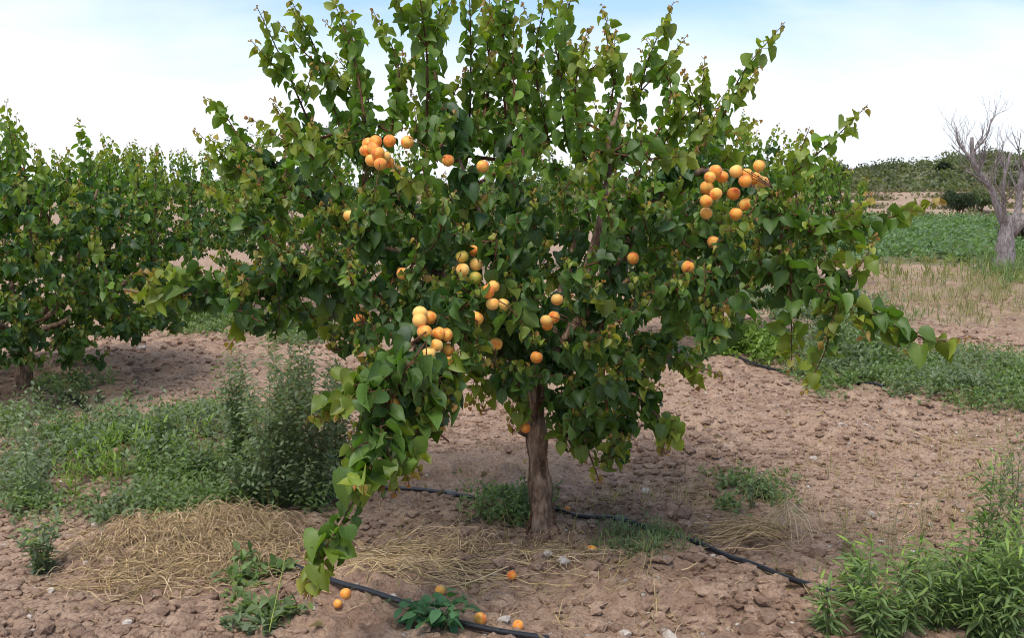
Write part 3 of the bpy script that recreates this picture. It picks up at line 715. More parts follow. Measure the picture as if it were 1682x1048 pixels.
def mat(name, poly, n, label, col=W_GREEN, h=.09, L=.03, W=.5, T=T_DIA, per=9, spread=.05, droop=-.25, col2=W_GREY, cat='weeds', jit=18, dv=.6, mati=None, clump=.5):
    px0 = min(p[0] for p in poly); px1 = max(p[0] for p in poly); py0 = min(p[1] for p in poly); py1 = max(p[1] for p in poly)
    m = n*8; g = np.array([gp(px0-30, py1+10), gp(px1+30, py1+10), gp(px0-30, py0-8), gp(px1+30, py0-8)])
    x = R.uniform(g[:, 0].min(), g[:, 0].max(), m); y = R.uniform(g[:, 1].min(), g[:, 1].max(), m)
    qx, qy, _ = proj(np.stack([x, y, 0*x], 1)); qx = qx+R.normal(size=m)*jit; qy = qy+R.normal(size=m)*jit*.5
    k = inpoly(qx, qy, poly) & (fbm(x*2.6, y*2.6, 3, int(L*1000)) > clump-.12*R.random(m)); x, y = x[k][:n], y[k][:n]; n = len(x)
    hs = h*(.4+.9*R.random(n))*(.6+.9*vn(x*3, y*3, 77)); ang = R.random((n, per))*6.28; f = R.random((n, per))
    X = x[:, None]+np.cos(ang)*spread*(.3+f*.7)*R.random((n, per)); Yy = y[:, None]+np.sin(ang)*spread*(.3+f*.7)*R.random((n, per)); Z = ground_h(x, y)[:, None]+hs[:, None]*f+.003
    B = np.stack([X, Yy, Z], -1).reshape(-1, 3); a2 = R.random(len(B))*6.28; D = np.stack([np.cos(a2), np.sin(a2), .2+0*a2], 1)
    mixf = np.repeat(sstep(.35, .6, fbm(x*1.7, y*1.7, 2, 99)), per)[:, None]; C = (col*(1-mixf)+col2*mixf)*(.65+.7*R.random((len(B), 1)))
    s = Soup(); leaves(s, B, D, L*(.6+.8*R.random(len(B))), W, C, T, pet=.1, droop=droop, dv=dv, petr=0)
    o = s.build(name, mati or M_WEED); return tag(o, label, cat, kind='stuff')

M_ = lambda *a: np.array(a)
mat('weeds', GREEN[0], 2500, 'low green weeds spreading over the soil at the left, behind the straw heap', h=.11, per=9, L=.026, clump=.44)
mat('weeds', [(0, 730), (110, 725), (330, 715), (420, 740), (430, 790), (200, 790), (0, 800)], 520, 'taller grey green weeds at the back of the left patch', h=.17, L=.028, per=12, col=W_GREY, clump=.45)
mat('weeds', [(90, 760), (330, 740), (340, 820), (120, 830)], 60, 'bright yellow green weeds inside the left patch', h=.18, L=.05, W=.16, T=T_LAN, per=14, col=W_BRIGHT, col2=W_BRIGHT, droop=-.8, clump=.42)
mat('weeds', GREEN[1], 2300, 'strip of green weeds across the soil at the right', h=.09, L=.030, clump=.42)
mat('weeds', [(1340, 560), (1460, 565), (1460, 625), (1330, 625)], 700, 'taller weeds below the drooping right hand branch', h=.32, L=.04, per=12, clump=.38)
mat('grass', GREEN[2], 420, 'thin dry and green grass on the soil before the bare tree', h=.08, L=.11, W=.07, T=T_LAN, per=7, droop=-1.1, col=M_(.26, .23, .13), col2=W_GREEN, cat='grass', clump=.44)
mat('grass', [(1400, 445), (1690, 440), (1690, 470), (1420, 465)], 150, 'sparse green weeds along the edge of the green field', h=.12, L=.13, W=.12, T=T_LAN, per=7, droop=-1.0, col=M_(.20, .20, .08), col2=W_GREEN, cat='grass', clump=.42)
mat('grass', [(1600, 440), (1690, 440), (1690, 480), (1630, 470)], 160, 'green tufts around the foot of the bare tree', h=.2, L=.14, W=.12, T=T_LAN, per=9, droop=-1.0, col=W_GREEN, cat='grass', clump=.35)
mat('weeds', GREEN[3], 260, 'short green weeds just left of the fruiting trunk', h=.10, L=.025, clump=.38)
mat('weeds', GREEN[4], 220, 'patch of short weeds beside the hose right of the trunk', h=.045, L=.025, W=.2, droop=-.6, clump=.40)
mat('weeds', GREEN[5], 500, 'faint green weeds on the soil between the left trees', h=.10, L=.035, clump=.4)
mat('weeds', [(430, 535), (530, 535), (530, 570), (440, 565)], 500, 'faint green weeds behind the low left branch', h=.10, L=.035, clump=.4)
mat('weeds', GREEN[6], 50, 'small broad leaved seedlings under the hanging branch tip', h=.05, L=.04, W=.6, clump=.42)
mat('weeds', GREEN[7], 120, 'weeds along the drip line below the left tree', h=.10, L=.035, clump=.4)
mat('weeds', [(1160, 575), (1290, 570), (1290, 592), (1170, 592)], 500, 'yellow green weeds beside the small tree with a dark stem', h=.16, L=.05, col=W_BRIGHT, clump=.35)
mat('weeds', [(1250, 505), (1420, 500), (1420, 520), (1260, 520)], 500, 'pale grey green weeds far behind the right branch', h=.12, L=.06, col=W_GREY, clump=.4)
mat('weeds', [(1170, 805), (1280, 800), (1280, 842), (1190, 842)], 110, 'little weeds growing behind the dry root tuft', h=.07, L=.028, clump=.36)
mat('grass', [(600, 880), (1680, 700), (1680, 1048), (600, 1048)], 700, 'scattered thin dry grass stalks across the bare soil', h=.02, L=.07, W=.04, T=T_LAN, per=3, droop=-.6, dv=.7, col=M_(.36, .28, .15), col2=M_(.20, .20, .09), cat='grass', clump=.44)

def LBL(s): return s
G1 = 'tall bushy weeds left of the fruiting tree'
for px, py, h, w_, st, lab in [
    (450, 838, .78, .24, 12, 'tallest bushy grey green weed behind the straw heap'),
    (515, 835, .70, .22, 12, 'bushy weed touching the hanging branch, behind the straw heap'),
    (400, 780, .62, .13, 10, 'bushy weed at the left shoulder of the tall weed clump'),
    (560, 800, .60, .14, 9, 'bushy weed half covered by the drooping branch'),
    (480, 800, .72, .22, 11, 'reddish stemmed bushy weed in the middle of the tall clump'),
    (405, 835, .36, .12, 9, 'lower bushy weed at the front left of the tall clump')]:
    plant('bushy_weed', gpt(px, py), h, w_, lab, stems=st, side=.38, gap=.012, leafL=.034, leafW=.48, group=G1, stemc=(1.3, 1.1, .8), col=W_GREY*1.15, tip=W_GREEN)
for px, py, h, w_, st, lab in [
    (265, 760, .26, .10, 8, 'small bushy weed standing above the left green patch'),
    (330, 800, .22, .10, 8, 'round bushy weed in the left patch near the straw heap'),
    (150, 740, .20, .10, 7, 'low bushy weed in the left patch below the first tree'),
    (40, 760, .22, .12, 8, 'weed at the far left edge of the green patch'),
    (560, 640, .10, .10, 5, 'tiny weed on the soil behind the tall clump')]:
    plant('bushy_weed', gpt(px, py), h, w_, lab, stems=st, side=.4, gap=.012, leafL=.028, col=W_GREY)
plant('thistle', gpt(70, 945), .26, .12, 'leafy weed with a broad base on the soil at the left front', stems=9, side=.4, gap=.012, leafL=.04, leafW=.4, col=W_GREY)
plant('mullein', gpt(48, 840), .48, .03, 'pale slender weed spire at the left edge below the tree', stems=3, side=.2, gap=.009, leafL=.034, leafW=.3, col=W_GREY*1.5, tip=W_GREY*1.8)
plant('slender_weed', gpt(862, 858), .26, .03, 'slender weed stem standing left of the fruiting trunk', stems=3, side=.2, gap=.016, leafL=.024, col=W_DARK, tip=W_GREEN)
plant('slender_weed', gpt(130, 665), .20, .05, 'thin weed under the skirt of the left tree', stems=4, side=.2, gap=.02, leafL=.04, col=W_GREEN)
plant('slender_weed', gpt(830, 835), .12, .05, 'small dark weed by the hose behind the trunk', stems=4, side=.3, gap=.012, leafL=.024, col=W_DARK, tip=W_GREEN)
plant('slender_weed', gpt(1235, 838), .13, .06, 'small sprig of green weed behind the dry root tuft', stems=6, side=.3, gap=.014, leafL=.022, col=W_GREY)
plant('slender_weed', gpt(1190, 832), .07, .05, 'flat little weed left of the green sprig', stems=6, side=.3, gap=.012, leafL=.022, col=W_GREEN)
G2 = 'narrow leaved weeds in the right front corner'
for px, py, h, w_, st, lab in [
    (1620, 1010, .50, .05, 3, 'tallest narrow leaved weed, rising from the right front clump'),
    (1425, 1046, .28, .08, 4, 'narrow leaved weed at the left end of the right front clump'),
    (1480, 1052, .20, .10, 5, 'short bright narrow leaved weed beside the left end of the clump'),
    (1545, 1040, .26, .10, 5, 'bright tipped narrow leaved weed left of the tallest one'),
    (1600, 1050, .27, .10, 6, 'thick narrow leaved weed in front of the tallest one'),
    (1665, 1045, .34, .10, 6, 'narrow leaved weed at the right edge of the photo'),
    (1360, 1056, .16, .06, 4, 'lowest narrow leaved weed beside the end of the hose'),
    (1560, 985, .20, .08, 4, 'narrow leaved weed behind the bright tipped one'),
    (1660, 960, .26, .08, 4, 'narrow leaved weed behind the one at the right edge'),
    (1400, 1010, .20, .06, 4, 'narrow leaved weed just behind the left end of the corner clump'),
    (1500, 1010, .24, .08, 5, 'narrow leaved weed in the second row, left of centre of the clump'),
    (1585, 1020, .30, .09, 5, 'narrow leaved weed close against the left of the tallest stem'),
    (1635, 1056, .24, .10, 6, 'low dense narrow leaved weed at the front of the corner clump'),
    (1450, 1070, .20, .10, 5, 'narrow leaved weed cut by the bottom edge of the photo')]:
    plant('narrow_leaved_weed', gpt(px, py), h*1.15, w_*1.2, lab, stems=st+1, side=.28, gap=.0078, leafL=.056, leafW=.18, T=T_LAN, col=W_GREEN*1.05, tip=W_BRIGHT*1.25, droop=-.35, curl=.8, stemr=.003, bare=.02, group=G2, dv=.35)
for px, py, h, lab in [
    (1665, 905, .50, 'thin tall weed with few leaves at the right edge'),
    (1640, 830, .22, 'sparse weed behind the tallest narrow leaved one')]:
    plant('slender_weed', gpt(px, py), h, .10, lab, stems=6, side=.28, gap=.02, leafL=.032, leafW=.25, T=T_LAN, col=W_GREY, droop=-.4)
for px, py, h, lab in [(1390, 905, .26, 'wispy leafless grass tuft left of the tallest corner weed'), (1460, 925, .33, 'taller wispy grass tuft before the corner weeds'), (1520, 880, .24, 'wispy grass tuft farther back on the right soil'), (1500, 940, .2, 'faint wispy tuft between the corner weeds')]:
    plant('wispy_grass', gpt(px, py), h, .12, lab, 'grass', stems=9, side=.25, gap=.05, leafL=.02, leafW=.2, T=T_LAN, col=W_GREY, stemr=.001, stemc=(1.8, 1.5, 1.3))
plant('broad_leaved_weed', gpt(715, 1052), .10, .16, 'broad leaved bluish green weed at the bottom, between fallen fruit', stems=14, side=0, gap=.022, leafL=.062, leafW=.62, T=T_OVA, col=M_(.065, .155, .070), tip=M_(.10, .21, .085), droop=.25, bare=.3)
plant('broad_leaved_weed', gpt(455, 1020), .09, .14, 'light green broad leaved seedling under the hanging branch', stems=6, side=0, gap=.03, leafL=.04, leafW=.7, T=T_OVA, col=W_GREEN, tip=W_BRIGHT, droop=.2, bare=.3)
plant('broad_leaved_weed', gpt(400, 985), .07, .10, 'small broad leaved seedling beside the straw heap', stems=7, side=0, gap=.03, leafL=.04, leafW=.6, T=T_OVA, col=W_GREEN, droop=.2, bare=.3)
plant('grass_blade', gpt(437, 1050), .30, .02, 'single pale grass stalk leaning up to the hanging branch', 'grass', stems=1, side=0, gap=.2, leafL=.02, stemr=.0022, lean=(.25, 0), stemc=(3, 3.2, 1.6))

# ------------------------------------------------------------------ straw
def straw(name, label, strands, cat='straw'):
    s = Soup()
    for P, r, c in strands: tube(s, P, r, 3, C=c, cap=False)
    o = s.build(name, M_STRAW); g = s.V[0][0].copy(); return tag(o, label, cat, kind='stuff')
def strand(p, ang, L, h0=.0, arch=.05, r=.0014, bend=.6):
    n = 9; u = np.linspace(0, 1, n); a = ang+bend*1.5*(u-.5)*R.normal()+bend*.7*np.cumsum(R.normal(size=n))*.3
    x = p[0]+np.cumsum(np.cos(a))*L/n; y = p[1]+np.cumsum(np.sin(a))*L/n
    z = ground_h(x, y)+h0*(1-(2*u-1)**2*.5)+arch*np.sin(np.pi*u)*R.random()+.004+np.abs(R.normal())*.004
    return np.stack([x, y, z], 1), r*(.6+.8*R.random()), np.ones(3)*(.4+.9*R.random())*np.array([1, .97, .95])*np.array([1, 1-.1*R.random(), 1-.25*R.random()])
def heap(c, rx, ry, h, n, L, ang=None, spread=.9, r=.0014):
    out = []
    for k in range(n):
        q = R.normal(size=2)*.5; q = q if np.hypot(*q) < 1.3 else q*.5
        p = np.array(c)+q*np.array([rx, ry]); d = math.exp(-np.dot(q, q)*1.4)
        a = (ang if ang is not None else R.random()*6.28)+R.normal()*spread
        out.append(strand(p-np.array([math.cos(a), math.sin(a)])*L*.4, a, L*(.5+.9*R.random()), h*d*R.random(), h*.5, r))
    return out
g = gp(330, 915)
straw('straw_heap', 'heap of tangled dry straw on the soil at the left front', heap(g, .50, .36, .055, 800, .20, math.radians(205), 1.2, .0013)+heap(gp(390, 880), .26, .22, .11, 420, .18, None, .9, .0013)+heap(gp(250, 955), .26, .2, .04, 170, .22, 3.4, .9)+heap(g, .52, .38, .06, 900, .07, None, 1, .0014))
straw('straw', 'flattened dry stalks between the hanging branch and the trunk', heap(gp(690, 915), .26, .22, .035, 260, .26, math.radians(10), .5)+heap(gp(770, 900), .10, .08, .05, 90, .15)+heap(gp(640, 950), .18, .07, .02, 60, .3, .1, .3))
st = []
for k in range(110):
    a = math.radians(180)+R.normal()*.25; p = gp(1290, 880)+R.normal(size=2)*np.array([.03, .05]); st.append(strand(p, a, .38*(.5+.6*R.random()), .02, .05, bend=.4))
c0 = gpt(1293, 872)
for k in range(46):
    a = R.random()*6.28; e = c0+np.array([math.cos(a)*.09, math.sin(a)*.07-.03, -.01])*R.uniform(.5, 1.7); tp = c0+np.array([R.normal()*.012, 0, .115+R.normal()*.012])
    st.append((catmull([tp, (tp+e)/2+np.array([math.cos(a), math.sin(a), 1.5])*.018, e], .02), .0014, np.ones(3)*(.8+.4*R.random())))
straw('straw_tuft', 'uprooted dry tuft of pale straw to the right of the hose', st)
straw('straw', 'thin dry stalks lying round the foot of the trunk', heap(gp(900, 905), .24, .13, .02, 170, .22, .1, 1.2, .0011)+heap(gp(850, 925), .35, .05, .01, 30, .5, .03, .15, .0016))
straw('straw', 'stray straw pieces scattered over the front soil', [strand(gp(R.uniform(0, 1680), R.uniform(820, 1046)), R.random()*6.28, .05+.10*R.random(), 0, .01, .0010) for _ in range(420)]+[strand(gp(R.uniform(0, 1680), R.uniform(620, 900)), R.random()*6.28, .05+.12*R.random(), 0, .01, .0013) for _ in range(500)])
# long single stalks
for pts, lab in (([(1095, 938), (1130, 935), (1150, 928), (1152, 915)], 'curved pale root lying on the soil below the hose'), ([(600, 945), (680, 962), (760, 955), (850, 925)], 'long pale stalk curving between the straw and the trunk'),
                 ([(1490, 715), (1530, 720), (1550, 728), (1558, 745)], 'bent pale stalk on the soil at the right')):
    s = Soup(); q = catmull([gpt(x, y, .012) for x, y in pts], .03); tube(s, q, .0028, 5, C=(1.15, 1.1, 1.05)); tag(s.build('dry_stalk', M_STRAW), lab, 'stalk')

HOSES = [[(60, 640), (100, 655), (160, 680), (225, 702), (335, 766), (430, 792), (560, 805), (705, 812), (780, 817), (850, 822), (905, 836), (960, 849), (1020, 860), (1080, 876), (1150, 897), (1220, 930), (1300, 962), (1400, 1000), (1500, 1030)],
         [(470, 930), (520, 958), (565, 981), (620, 998), (680, 1016), (740, 1035), (800, 1047), (900, 1070)], [(1020, 548), (1070, 560), (1130, 582), (1190, 590), (1250, 604), (1340, 622), (1450, 650)]]
HP = np.concatenate([catmull([np.append(gp(*p), 0) for p in h], .04)[:, :2] for h in HOSES])
# ------------------------------------------------------------------ soil clods, pebbles, litter
def ico():
    import bmesh
    b = bmesh.new(); bmesh.ops.create_icosphere(b, subdivisions=1, radius=1); V = np.array([v.co[:] for v in b.verts]); Fc = np.array([[v.index for v in f.verts] for f in b.faces]); b.free(); return V, Fc
IV, IF = ico()
def scatter(name, n, rmin, rmax, mat_, label, y0=2.7, y1=13, tint=(.6, 1.3), pw=2.2, flat=.6, sink=.25, smooth=False, cat='soil'):
    y = y0*(y1/y0)**R.random(n); x = R.uniform(-.56, .56, n)*y
    kk = vn(x*1.9, y*1.4, 5)+.25*R.random(n) > .42; x, y = x[kk], y[kk]
    dd = np.concatenate([np.min(np.hypot(x[i:i+4000, None]-HP[None, :, 0], y[i:i+4000, None]-HP[None, :, 1]), axis=1) for i in range(0, len(x), 4000)])
    x, y = x[dd > .035], y[dd > .035]; n = len(x)
    r = (rmin+(rmax-rmin)*R.random(n)**pw*(.6+.8*vn(x*1.2, y*1.2, 8)))
    V = IV[None]*(1+.45*(R.random((n, len(IV), 1))-.5)); sc = np.stack([.7+.7*R.random(n), .7+.7*R.random(n), flat*(.6+.7*R.random(n))], 1)*r[:, None]
    V = V*sc[:, None]; a = R.random(n)*6.28; ca, sa = np.cos(a)[:, None], np.sin(a)[:, None]
    V = np.stack([V[..., 0]*ca-V[..., 1]*sa, V[..., 0]*sa+V[..., 1]*ca, V[..., 2]], -1)
    V += np.stack([x, y, ground_h(x, y)+sc[:, 2]*(1-sink*2)*.5], 1)[:, None]
    s = Soup(); off = (np.arange(n)*len(IV))[:, None, None]; C = (tint[0]+(tint[1]-tint[0])*R.random((n, 1)))*np.array([1, 1, 1.]) if tint[1] > 1 else R.random((n, 1))**2*np.array([0, 0, 1.]); s.add(V.reshape(-1, 3), (IF[None]+off).reshape(-1, 3), None, np.repeat(C, len(IV), 0))
    tag(s.build(name, mat_, smooth=smooth), label, cat, kind='stuff')
scatter('soil_clods', 60000, .003, .030, M_SOIL, 'crumbly reddish clods strewn over the tilled soil', pw=3.2, tint=(0, .5))
scatter('pebbles', 1500, .003, .013, M_STONE, 'small pale pebbles strewn over the soil', pw=3, cat='pebbles')
for i, (px, py, r, lab) in enumerate([(828, 1028, .022, 'round pale stone at the bottom, near a fallen apricot'), (1100, 1040, .035, 'broad tan stone at the bottom edge'), (1028, 1030, .02, 'tan stone chip left of the broad tan stone'),
    (157, 876, .020, 'pale stone in front of the left weed patch'), (230, 880, .032, 'flat brown stone at the back of the straw heap'), (262, 868, .02, 'small stone beside the flat brown one'), (645, 1000, .018, 'square stone by the hose near two fallen apricots'),
    (85, 982, .016, 'white stone flake at the left front'), (1062, 802, .028, 'flat pale stone behind the hose, right of the trunk'), (1430, 846, .018, 'bright white stone on the right soil'), (1500, 908, .016, 'white chip near the wispy grass'),
    (925, 925, .030, 'cream stone leaning at the foot of the trunk'), (900, 915, .022, 'upright cream chip at the trunk foot'), (1380, 708, .026, 'flat white stone far back on the right soil'), (1336, 750, .022, 'grey white stone on the tilled right soil'),
    (1420, 710, .022, 'white stone beside the flat white stone'), (1260, 934, .013, 'tiny white stone just above the hose'), (235, 580, .05, 'white stone on the soil between the left trees'), (210, 1028, .018, 'tan stone at the left bottom'), (262, 1026, .012, 'white pebble beside the tan stone'),
    (1065, 864, .012, 'small white pebble on the hose side'), (1450, 885, .014, 'pale chip behind the corner weeds'), (525, 915, .028, 'curled cream stone behind the hanging branch tip')]):
    import bmesh
    b = bmesh.new(); bmesh.ops.create_icosphere(b, subdivisions=3, radius=1); V = np.array([v.co[:] for v in b.verts]); Fc = np.array([[v.index for v in f.verts] for f in b.faces]); b.free()
    for _ in range(9):     # broken facets
        d = nrm(R.normal(size=3)); lim = .55+.3*R.random(); pr = V@d; V = V-np.maximum(0, pr-lim)[:, None]*d[None]
    V = V*(1+.05*R.normal(size=(len(V), 1)))*np.array([1.2, .85, .6])*r; a = R.random()*6.28
    V = np.stack([V[:, 0]*math.cos(a)-V[:, 1]*math.sin(a), V[:, 0]*math.sin(a)+V[:, 1]*math.cos(a), V[:, 2]], 1)
    s = Soup(); s.add(V, Fc); o = s.build('stone', M_STONE, smooth=False); o.location = tuple(gpt(px, py, r*.35)); tag(o, lab, 'stone', 'pale stones on the soil')
# fallen leaves
n = 220; y = 2.9*(7/2.9)**R.random(n); x = R.uniform(-.5, .5, n)*y
B = np.stack([x, y, ground_h(x, y)+.012], 1); a = R.random(n)*6.28; s = Soup()
leaves(s, B, np.stack([np.cos(a), np.sin(a), 0*a], 1), .018+.025*R.random(n), .7, np.array([.34, .24, .15])*(.5+.8*R.random((n, 1))), T_APR2, pet=.1, droop=.05, dv=.25, curl=1.4, fold=.8, roll=1.0, petr=0)
tag(s.build('leaf_litter', M_WEED), 'dry brown leaves lying about on the soil', 'leaf litter', kind='stuff')

# ------------------------------------------------------------------ fallen apricots
for px, py, r, lab in [(972, 903, .0235, 'fallen orange apricot on bare soil to the right of the trunk foot'), (841, 938, .019, 'fallen apricot lying left of the cream stones at the trunk foot'), (931, 834, .018, 'small fallen apricot behind the trunk base, by the hose'),
    (723, 981, .019, 'yellow fallen apricot behind the broad leaved weed'), (568, 997, .020, 'yellow fallen apricot below the hanging branch, beside the hose'), (555, 1004, .016, 'smaller orange apricot touching the yellow one below the hanging branch'),
    (789, 1032, .022, 'orange fallen apricot at the right edge of the broad leaved weed'), (851, 1041, .019, 'orange fallen apricot at the bottom beside the round pale stone')]:
    o = fruit(gpt(px, py, r*1.15), r); tag(o, lab, 'apricot', 'apricots fallen on the soil')

# ------------------------------------------------------------------ drip hoses
def hose(pts, label, emit=(), r=.0105):
    P = np.array([gpt(x, y) for x, y in pts]); q = catmull(P, .03)
    hh = ground_h(q[:, 0], q[:, 1]); kk = np.ones(9)/9; hp = np.pad(hh, 4, mode='edge'); q[:, 2] = np.maximum(np.convolve(hp, kk, 'valid')+.016, hh+.009)
    q[:, 2] = np.convolve(np.pad(q[:, 2], 2, mode='edge'), np.ones(5)/5, 'valid')
    root = empty('drip_hose', q[0], label, 'hose', 'black drip hoses on the soil'); s = Soup(); tube(s, q-q[0], r, 10); s.build('pipe', M_HOSE, root)
    for e in emit:
        i = int(e*(len(q)-3)); s = Soup(); c = q[i]-q[0]; d = nrm(q[i+1]-q[i]); tube(s, [c-d*.022, c-d*.02, c+d*.02, c+d*.022], [r*1.02, r*1.35, r*1.35, r*1.02], 10); s.build('emitter', M_COLLAR, root)
hose(HOSES[0], 'long black hose passing behind the fruiting trunk towards the right front', (.47, .66, .72, .80))
hose(HOSES[1], 'short visible black hose emerging below the hanging branch', (.7,))
hose(HOSES[2], 'black hose on the soil farther back at the right', ())

# ------------------------------------------------------------------ green field
n = 5200; x = R.uniform(3.8, 24, n); y = R.uniform(18.4, 41, n)**1.0; x = np.round(x/.75)*.75+R.normal(size=n)*.12
per = 14; hs = .26*(.5+.8*R.random(n)); f = R.random((n, per)); an = R.random((n, per))*6.28
B = np.stack([x[:, None]+np.cos(an)*.13, y[:, None]+np.sin(an)*.13, ground_h(x, y)[:, None]+hs[:, None]*f], -1).reshape(-1, 3); a = R.random(len(B))*6.28
s = Soup(); leaves(s, B, np.stack([np.cos(a), np.sin(a), .3+0*a], 1), (.07+.07*R.random(len(B))), .6, np.array([.13, .195, .095])*(.6+.8*R.random((len(B), 1))), T_DIA, pet=.05, droop=-.1, dv=.5, petr=0)
tag(s.build('crop', M_WEED), 'leafy green crop filling the field beyond the orchard', 'crop', kind='stuff')

# ------------------------------------------------------------------ far trees, shrubs and scrub
def clump(s, c, rx, rz, n, L, col, gaps=.0):
    v = nrm(R.normal(size=(n, 3)))*(R.random((n, 1))**.45)
    k = max(3, int(6)); cs = nrm(R.normal(size=(k, 3)))*.55; cs[:, 2] = np.abs(cs[:, 2])*1.0
    w_ = R.integers(0, k, n); v = cs[w_]+v*.55
    B = c+v*np.array([rx, rx, rz]); B[:, 2] = np.maximum(B[:, 2], c[2]-rz*.75)
    D = nrm(v+R.normal(size=(n, 3))*.5); tone = (.75+.5*R.random((k, 1)))[w_]
    leaves(s, B, D, L*(.6+.8*R.random(n)), .6, np.asarray(col)*tone*(.7+.6*R.random((n, 1))), T_DIA, pet=.1, droop=.2, dv=.7, petr=0)
def bush(name, px, pb, Y, wpx, hpx, label, col, n=1500, L=.10, cat='bush', trunk=.1, group=None, stems=3):
    sc = Y/F; b = at(px, pb, Y); b[2] = float(ground_h(b[0], b[1])); H = max(.3, at(px, pb-hpx, Y)[2]-b[2]); rx = wpx*sc/2
    root = empty(name, b, label, cat, group); s = Soup()
    tr = Soup()
    for k in range(stems):
        a = k*2.1; tube(tr, catmull([UP*-.05, np.array([math.cos(a)*rx*.15, math.sin(a)*rx*.15, H*.3]), np.array([math.cos(a)*rx*.4, math.sin(a)*rx*.4, H*.75])], .1), np.linspace(.05, .015, 99)[:1].repeat(1)[0]*H*.5, 6)
    tr.build('trunk', M_BARK, root)
    c = np.array([0, 0, H*(.46+trunk*.5)])
    for q in range(4): clump(s, c+np.array([rx*.3*math.cos(q*1.7), rx*.3*math.sin(q*1.7), H*(.10*R.normal()-.02)]), rx*.62, H*(1-trunk)*.42, n//3, L, col)
    s.build('crown', M_WEED, root)
bush('shrub', 1576, 366, 41.5, 72, 58, 'dark rounded shrub on the tan slope left of the bare tree', (.045, .062, .035), 2200, .10, 'shrub', .02)
bush('shrub', 1612, 356, 47, 60, 50, 'paler green shrub behind the dark rounded one', (.10, .13, .055), 900, .13, 'shrub', .02)
bush('shrub', 1672, 422, 24, 80, 75, 'dark brownish shrub behind the trunk of the bare tree', (.05, .045, .035), 1500, .07, 'shrub', .02)
bush('almond_tree', 415, 330, 26, 95, 125, 'taller grey green tree top showing above the left orchard trees', (.06, .085, .05), 1500, .09, 'tree', .3)
bush('ridge_tree', 1552, 285, 100, 26, 24, 'small dark tree standing on the ridge skyline', (.045, .06, .03), 500, .3, 'tree', .2)
bush('ridge_tree', 1370, 300, 70, 50, 40, 'grey green tree on the skyline behind the round orchard tree', (.08, .10, .06), 700, .22, 'tree', .2)
s = Soup()
n = 1500; y = 64+66*R.random(n)**.8; x = R.uniform(-75, 95, n)*(y/100)
for i in range(n):
    r = .6+1.2*R.random()**2; z = float(ground_h(x[i], y[i]))
    v = nrm(R.normal(size=(90, 3)))*R.random((90, 1))**.4; v[:, 2] = np.abs(v[:, 2])
    B = np.array([x[i], y[i], z])+v*np.array([r, r, r*.85]); col = np.array([.10, .12, .065])*(.6+.7*R.random())*np.array([1+.2*R.random(), 1, 1])  # scrub colour lightened and greyed to stand in for slight distance haze
    leaves(s, B, nrm(v+R.normal(size=v.shape)*.4), .35, .7, col*(.75+.5*R.random((90, 1))), T_DIA, pet=.05, droop=.1, dv=.7, petr=0)
tag(s.build('scrub', M_WEED), 'olive green scrub covering the low ridge on the horizon', 'scrub', kind='stuff')
s = Soup(); n = 430; y = 43+21*R.random(n)**.7; x = R.uniform(-10, 38, n)*(y/50)
for i in range(n):
    r = .25+.5*R.random()**2; z = float(ground_h(x[i], y[i])); v = nrm(R.normal(size=(40, 3)))*R.random((40, 1))**.4; v[:, 2] = np.abs(v[:, 2])
    leaves(s, np.array([x[i], y[i], z])+v*np.array([r*1.6, r, r*.7]), v, .18, .7, np.array([.13, .12, .07])*(.6+.8*R.random((40, 1))), T_DIA, pet=.05, droop=.1, dv=.7, petr=0)
tag(s.build('scrub', M_WEED), 'sparse dry bushes on the tan slope behind the field', 'scrub', kind='stuff')

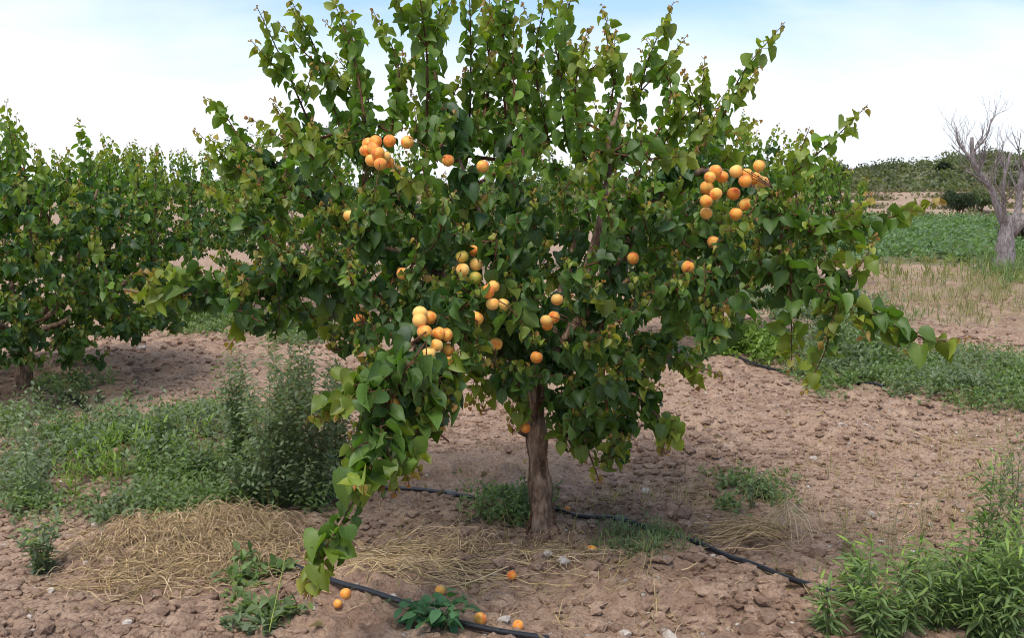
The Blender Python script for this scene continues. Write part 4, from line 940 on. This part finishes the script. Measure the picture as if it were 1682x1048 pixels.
# ------------------------------------------------------------------ bare tree
def bare_tree():
    Y = 16.6; b = at(1648, 446, Y); b[2] = float(ground_h(b[0], b[1]))
    root = empty('bare_tree', b, 'leafless grey tree with many fine upward twigs at the right edge', 'tree')
    px = lambda L: [at(x, y, Y+d)-b for x, y, d in L]
    tr = Soup(); q = catmull([np.array([0, 0, -.08])]+px([(1650, 425, 0), (1652, 400, 0), (1655, 372, 0), (1658, 352, 0)]), .06)
    tube(tr, q, np.linspace(.195, .085, len(q)), 14, rough=.22); tr.build('trunk', M_DEAD, root)
    def grow(s, p, d, L, r, lev):
        n = 6; P = [p]; dd = d
        for k in range(n):
            dd = nrm(dd+R.normal(size=3)*.13+UP*.06); P.append(P[-1]+dd*L/n)
        tube(s, P, np.linspace(r, r*.45, n+1), 5 if lev > 1 else 3, rough=.1)
        if lev <= 0: return
        for k in range(3):
            i = R.integers(2, n+1); a = nrm(np.cross(dd, R.normal(size=3))); grow(s, P[i], nrm(dd*.8+a*.55+UP*.25), L*(.55+.25*R.random()), r*.5, lev-1)
    for path, r0 in [([(1655, 378, 0), (1642, 350, .05), (1628, 310, .1), (1610, 285, .1), (1598, 262, .1), (1596, 225, .1)], .07),
                     ([(1598, 262, .1), (1578, 240, .2), (1570, 215, .2)], .025), ([(1596, 250, .1), (1620, 225, 0), (1628, 195, 0)], .022),
                     ([(1626, 308, .1), (1600, 288, -.2), (1584, 280, -.3)], .02),
                     ([(1655, 380, 0), (1648, 330, -.2), (1650, 290, -.3), (1660, 250, -.3)], .045), ([(1660, 378, 0), (1672, 345, .2), (1678, 290, .2), (1690, 240, .2)], .07),
                     ([(1660, 385, 0), (1690, 350, -.1), (1720, 300, 0), (1725, 250, 0)], .08), ([(1652, 330, -.2), (1635, 300, -.4), (1636, 262, -.5)], .02)]:
        s = Soup(); q = catmull(px(path), .08); tube(s, q, np.linspace(r0, r0*.4, len(q)), 8, rough=.15)
        for k in range(7):
            i = int(len(q)*(.4+.6*R.random()))-1; i = max(1, i); d = nrm(q[i]-q[i-1]); a = nrm(R.normal(size=3)); grow(s, q[i], nrm(d*.6+a*.6+UP*.45), .38*(.6+.6*R.random()), r0*.28, 2)
        s.build('branch', M_DEAD, root)
bare_tree()
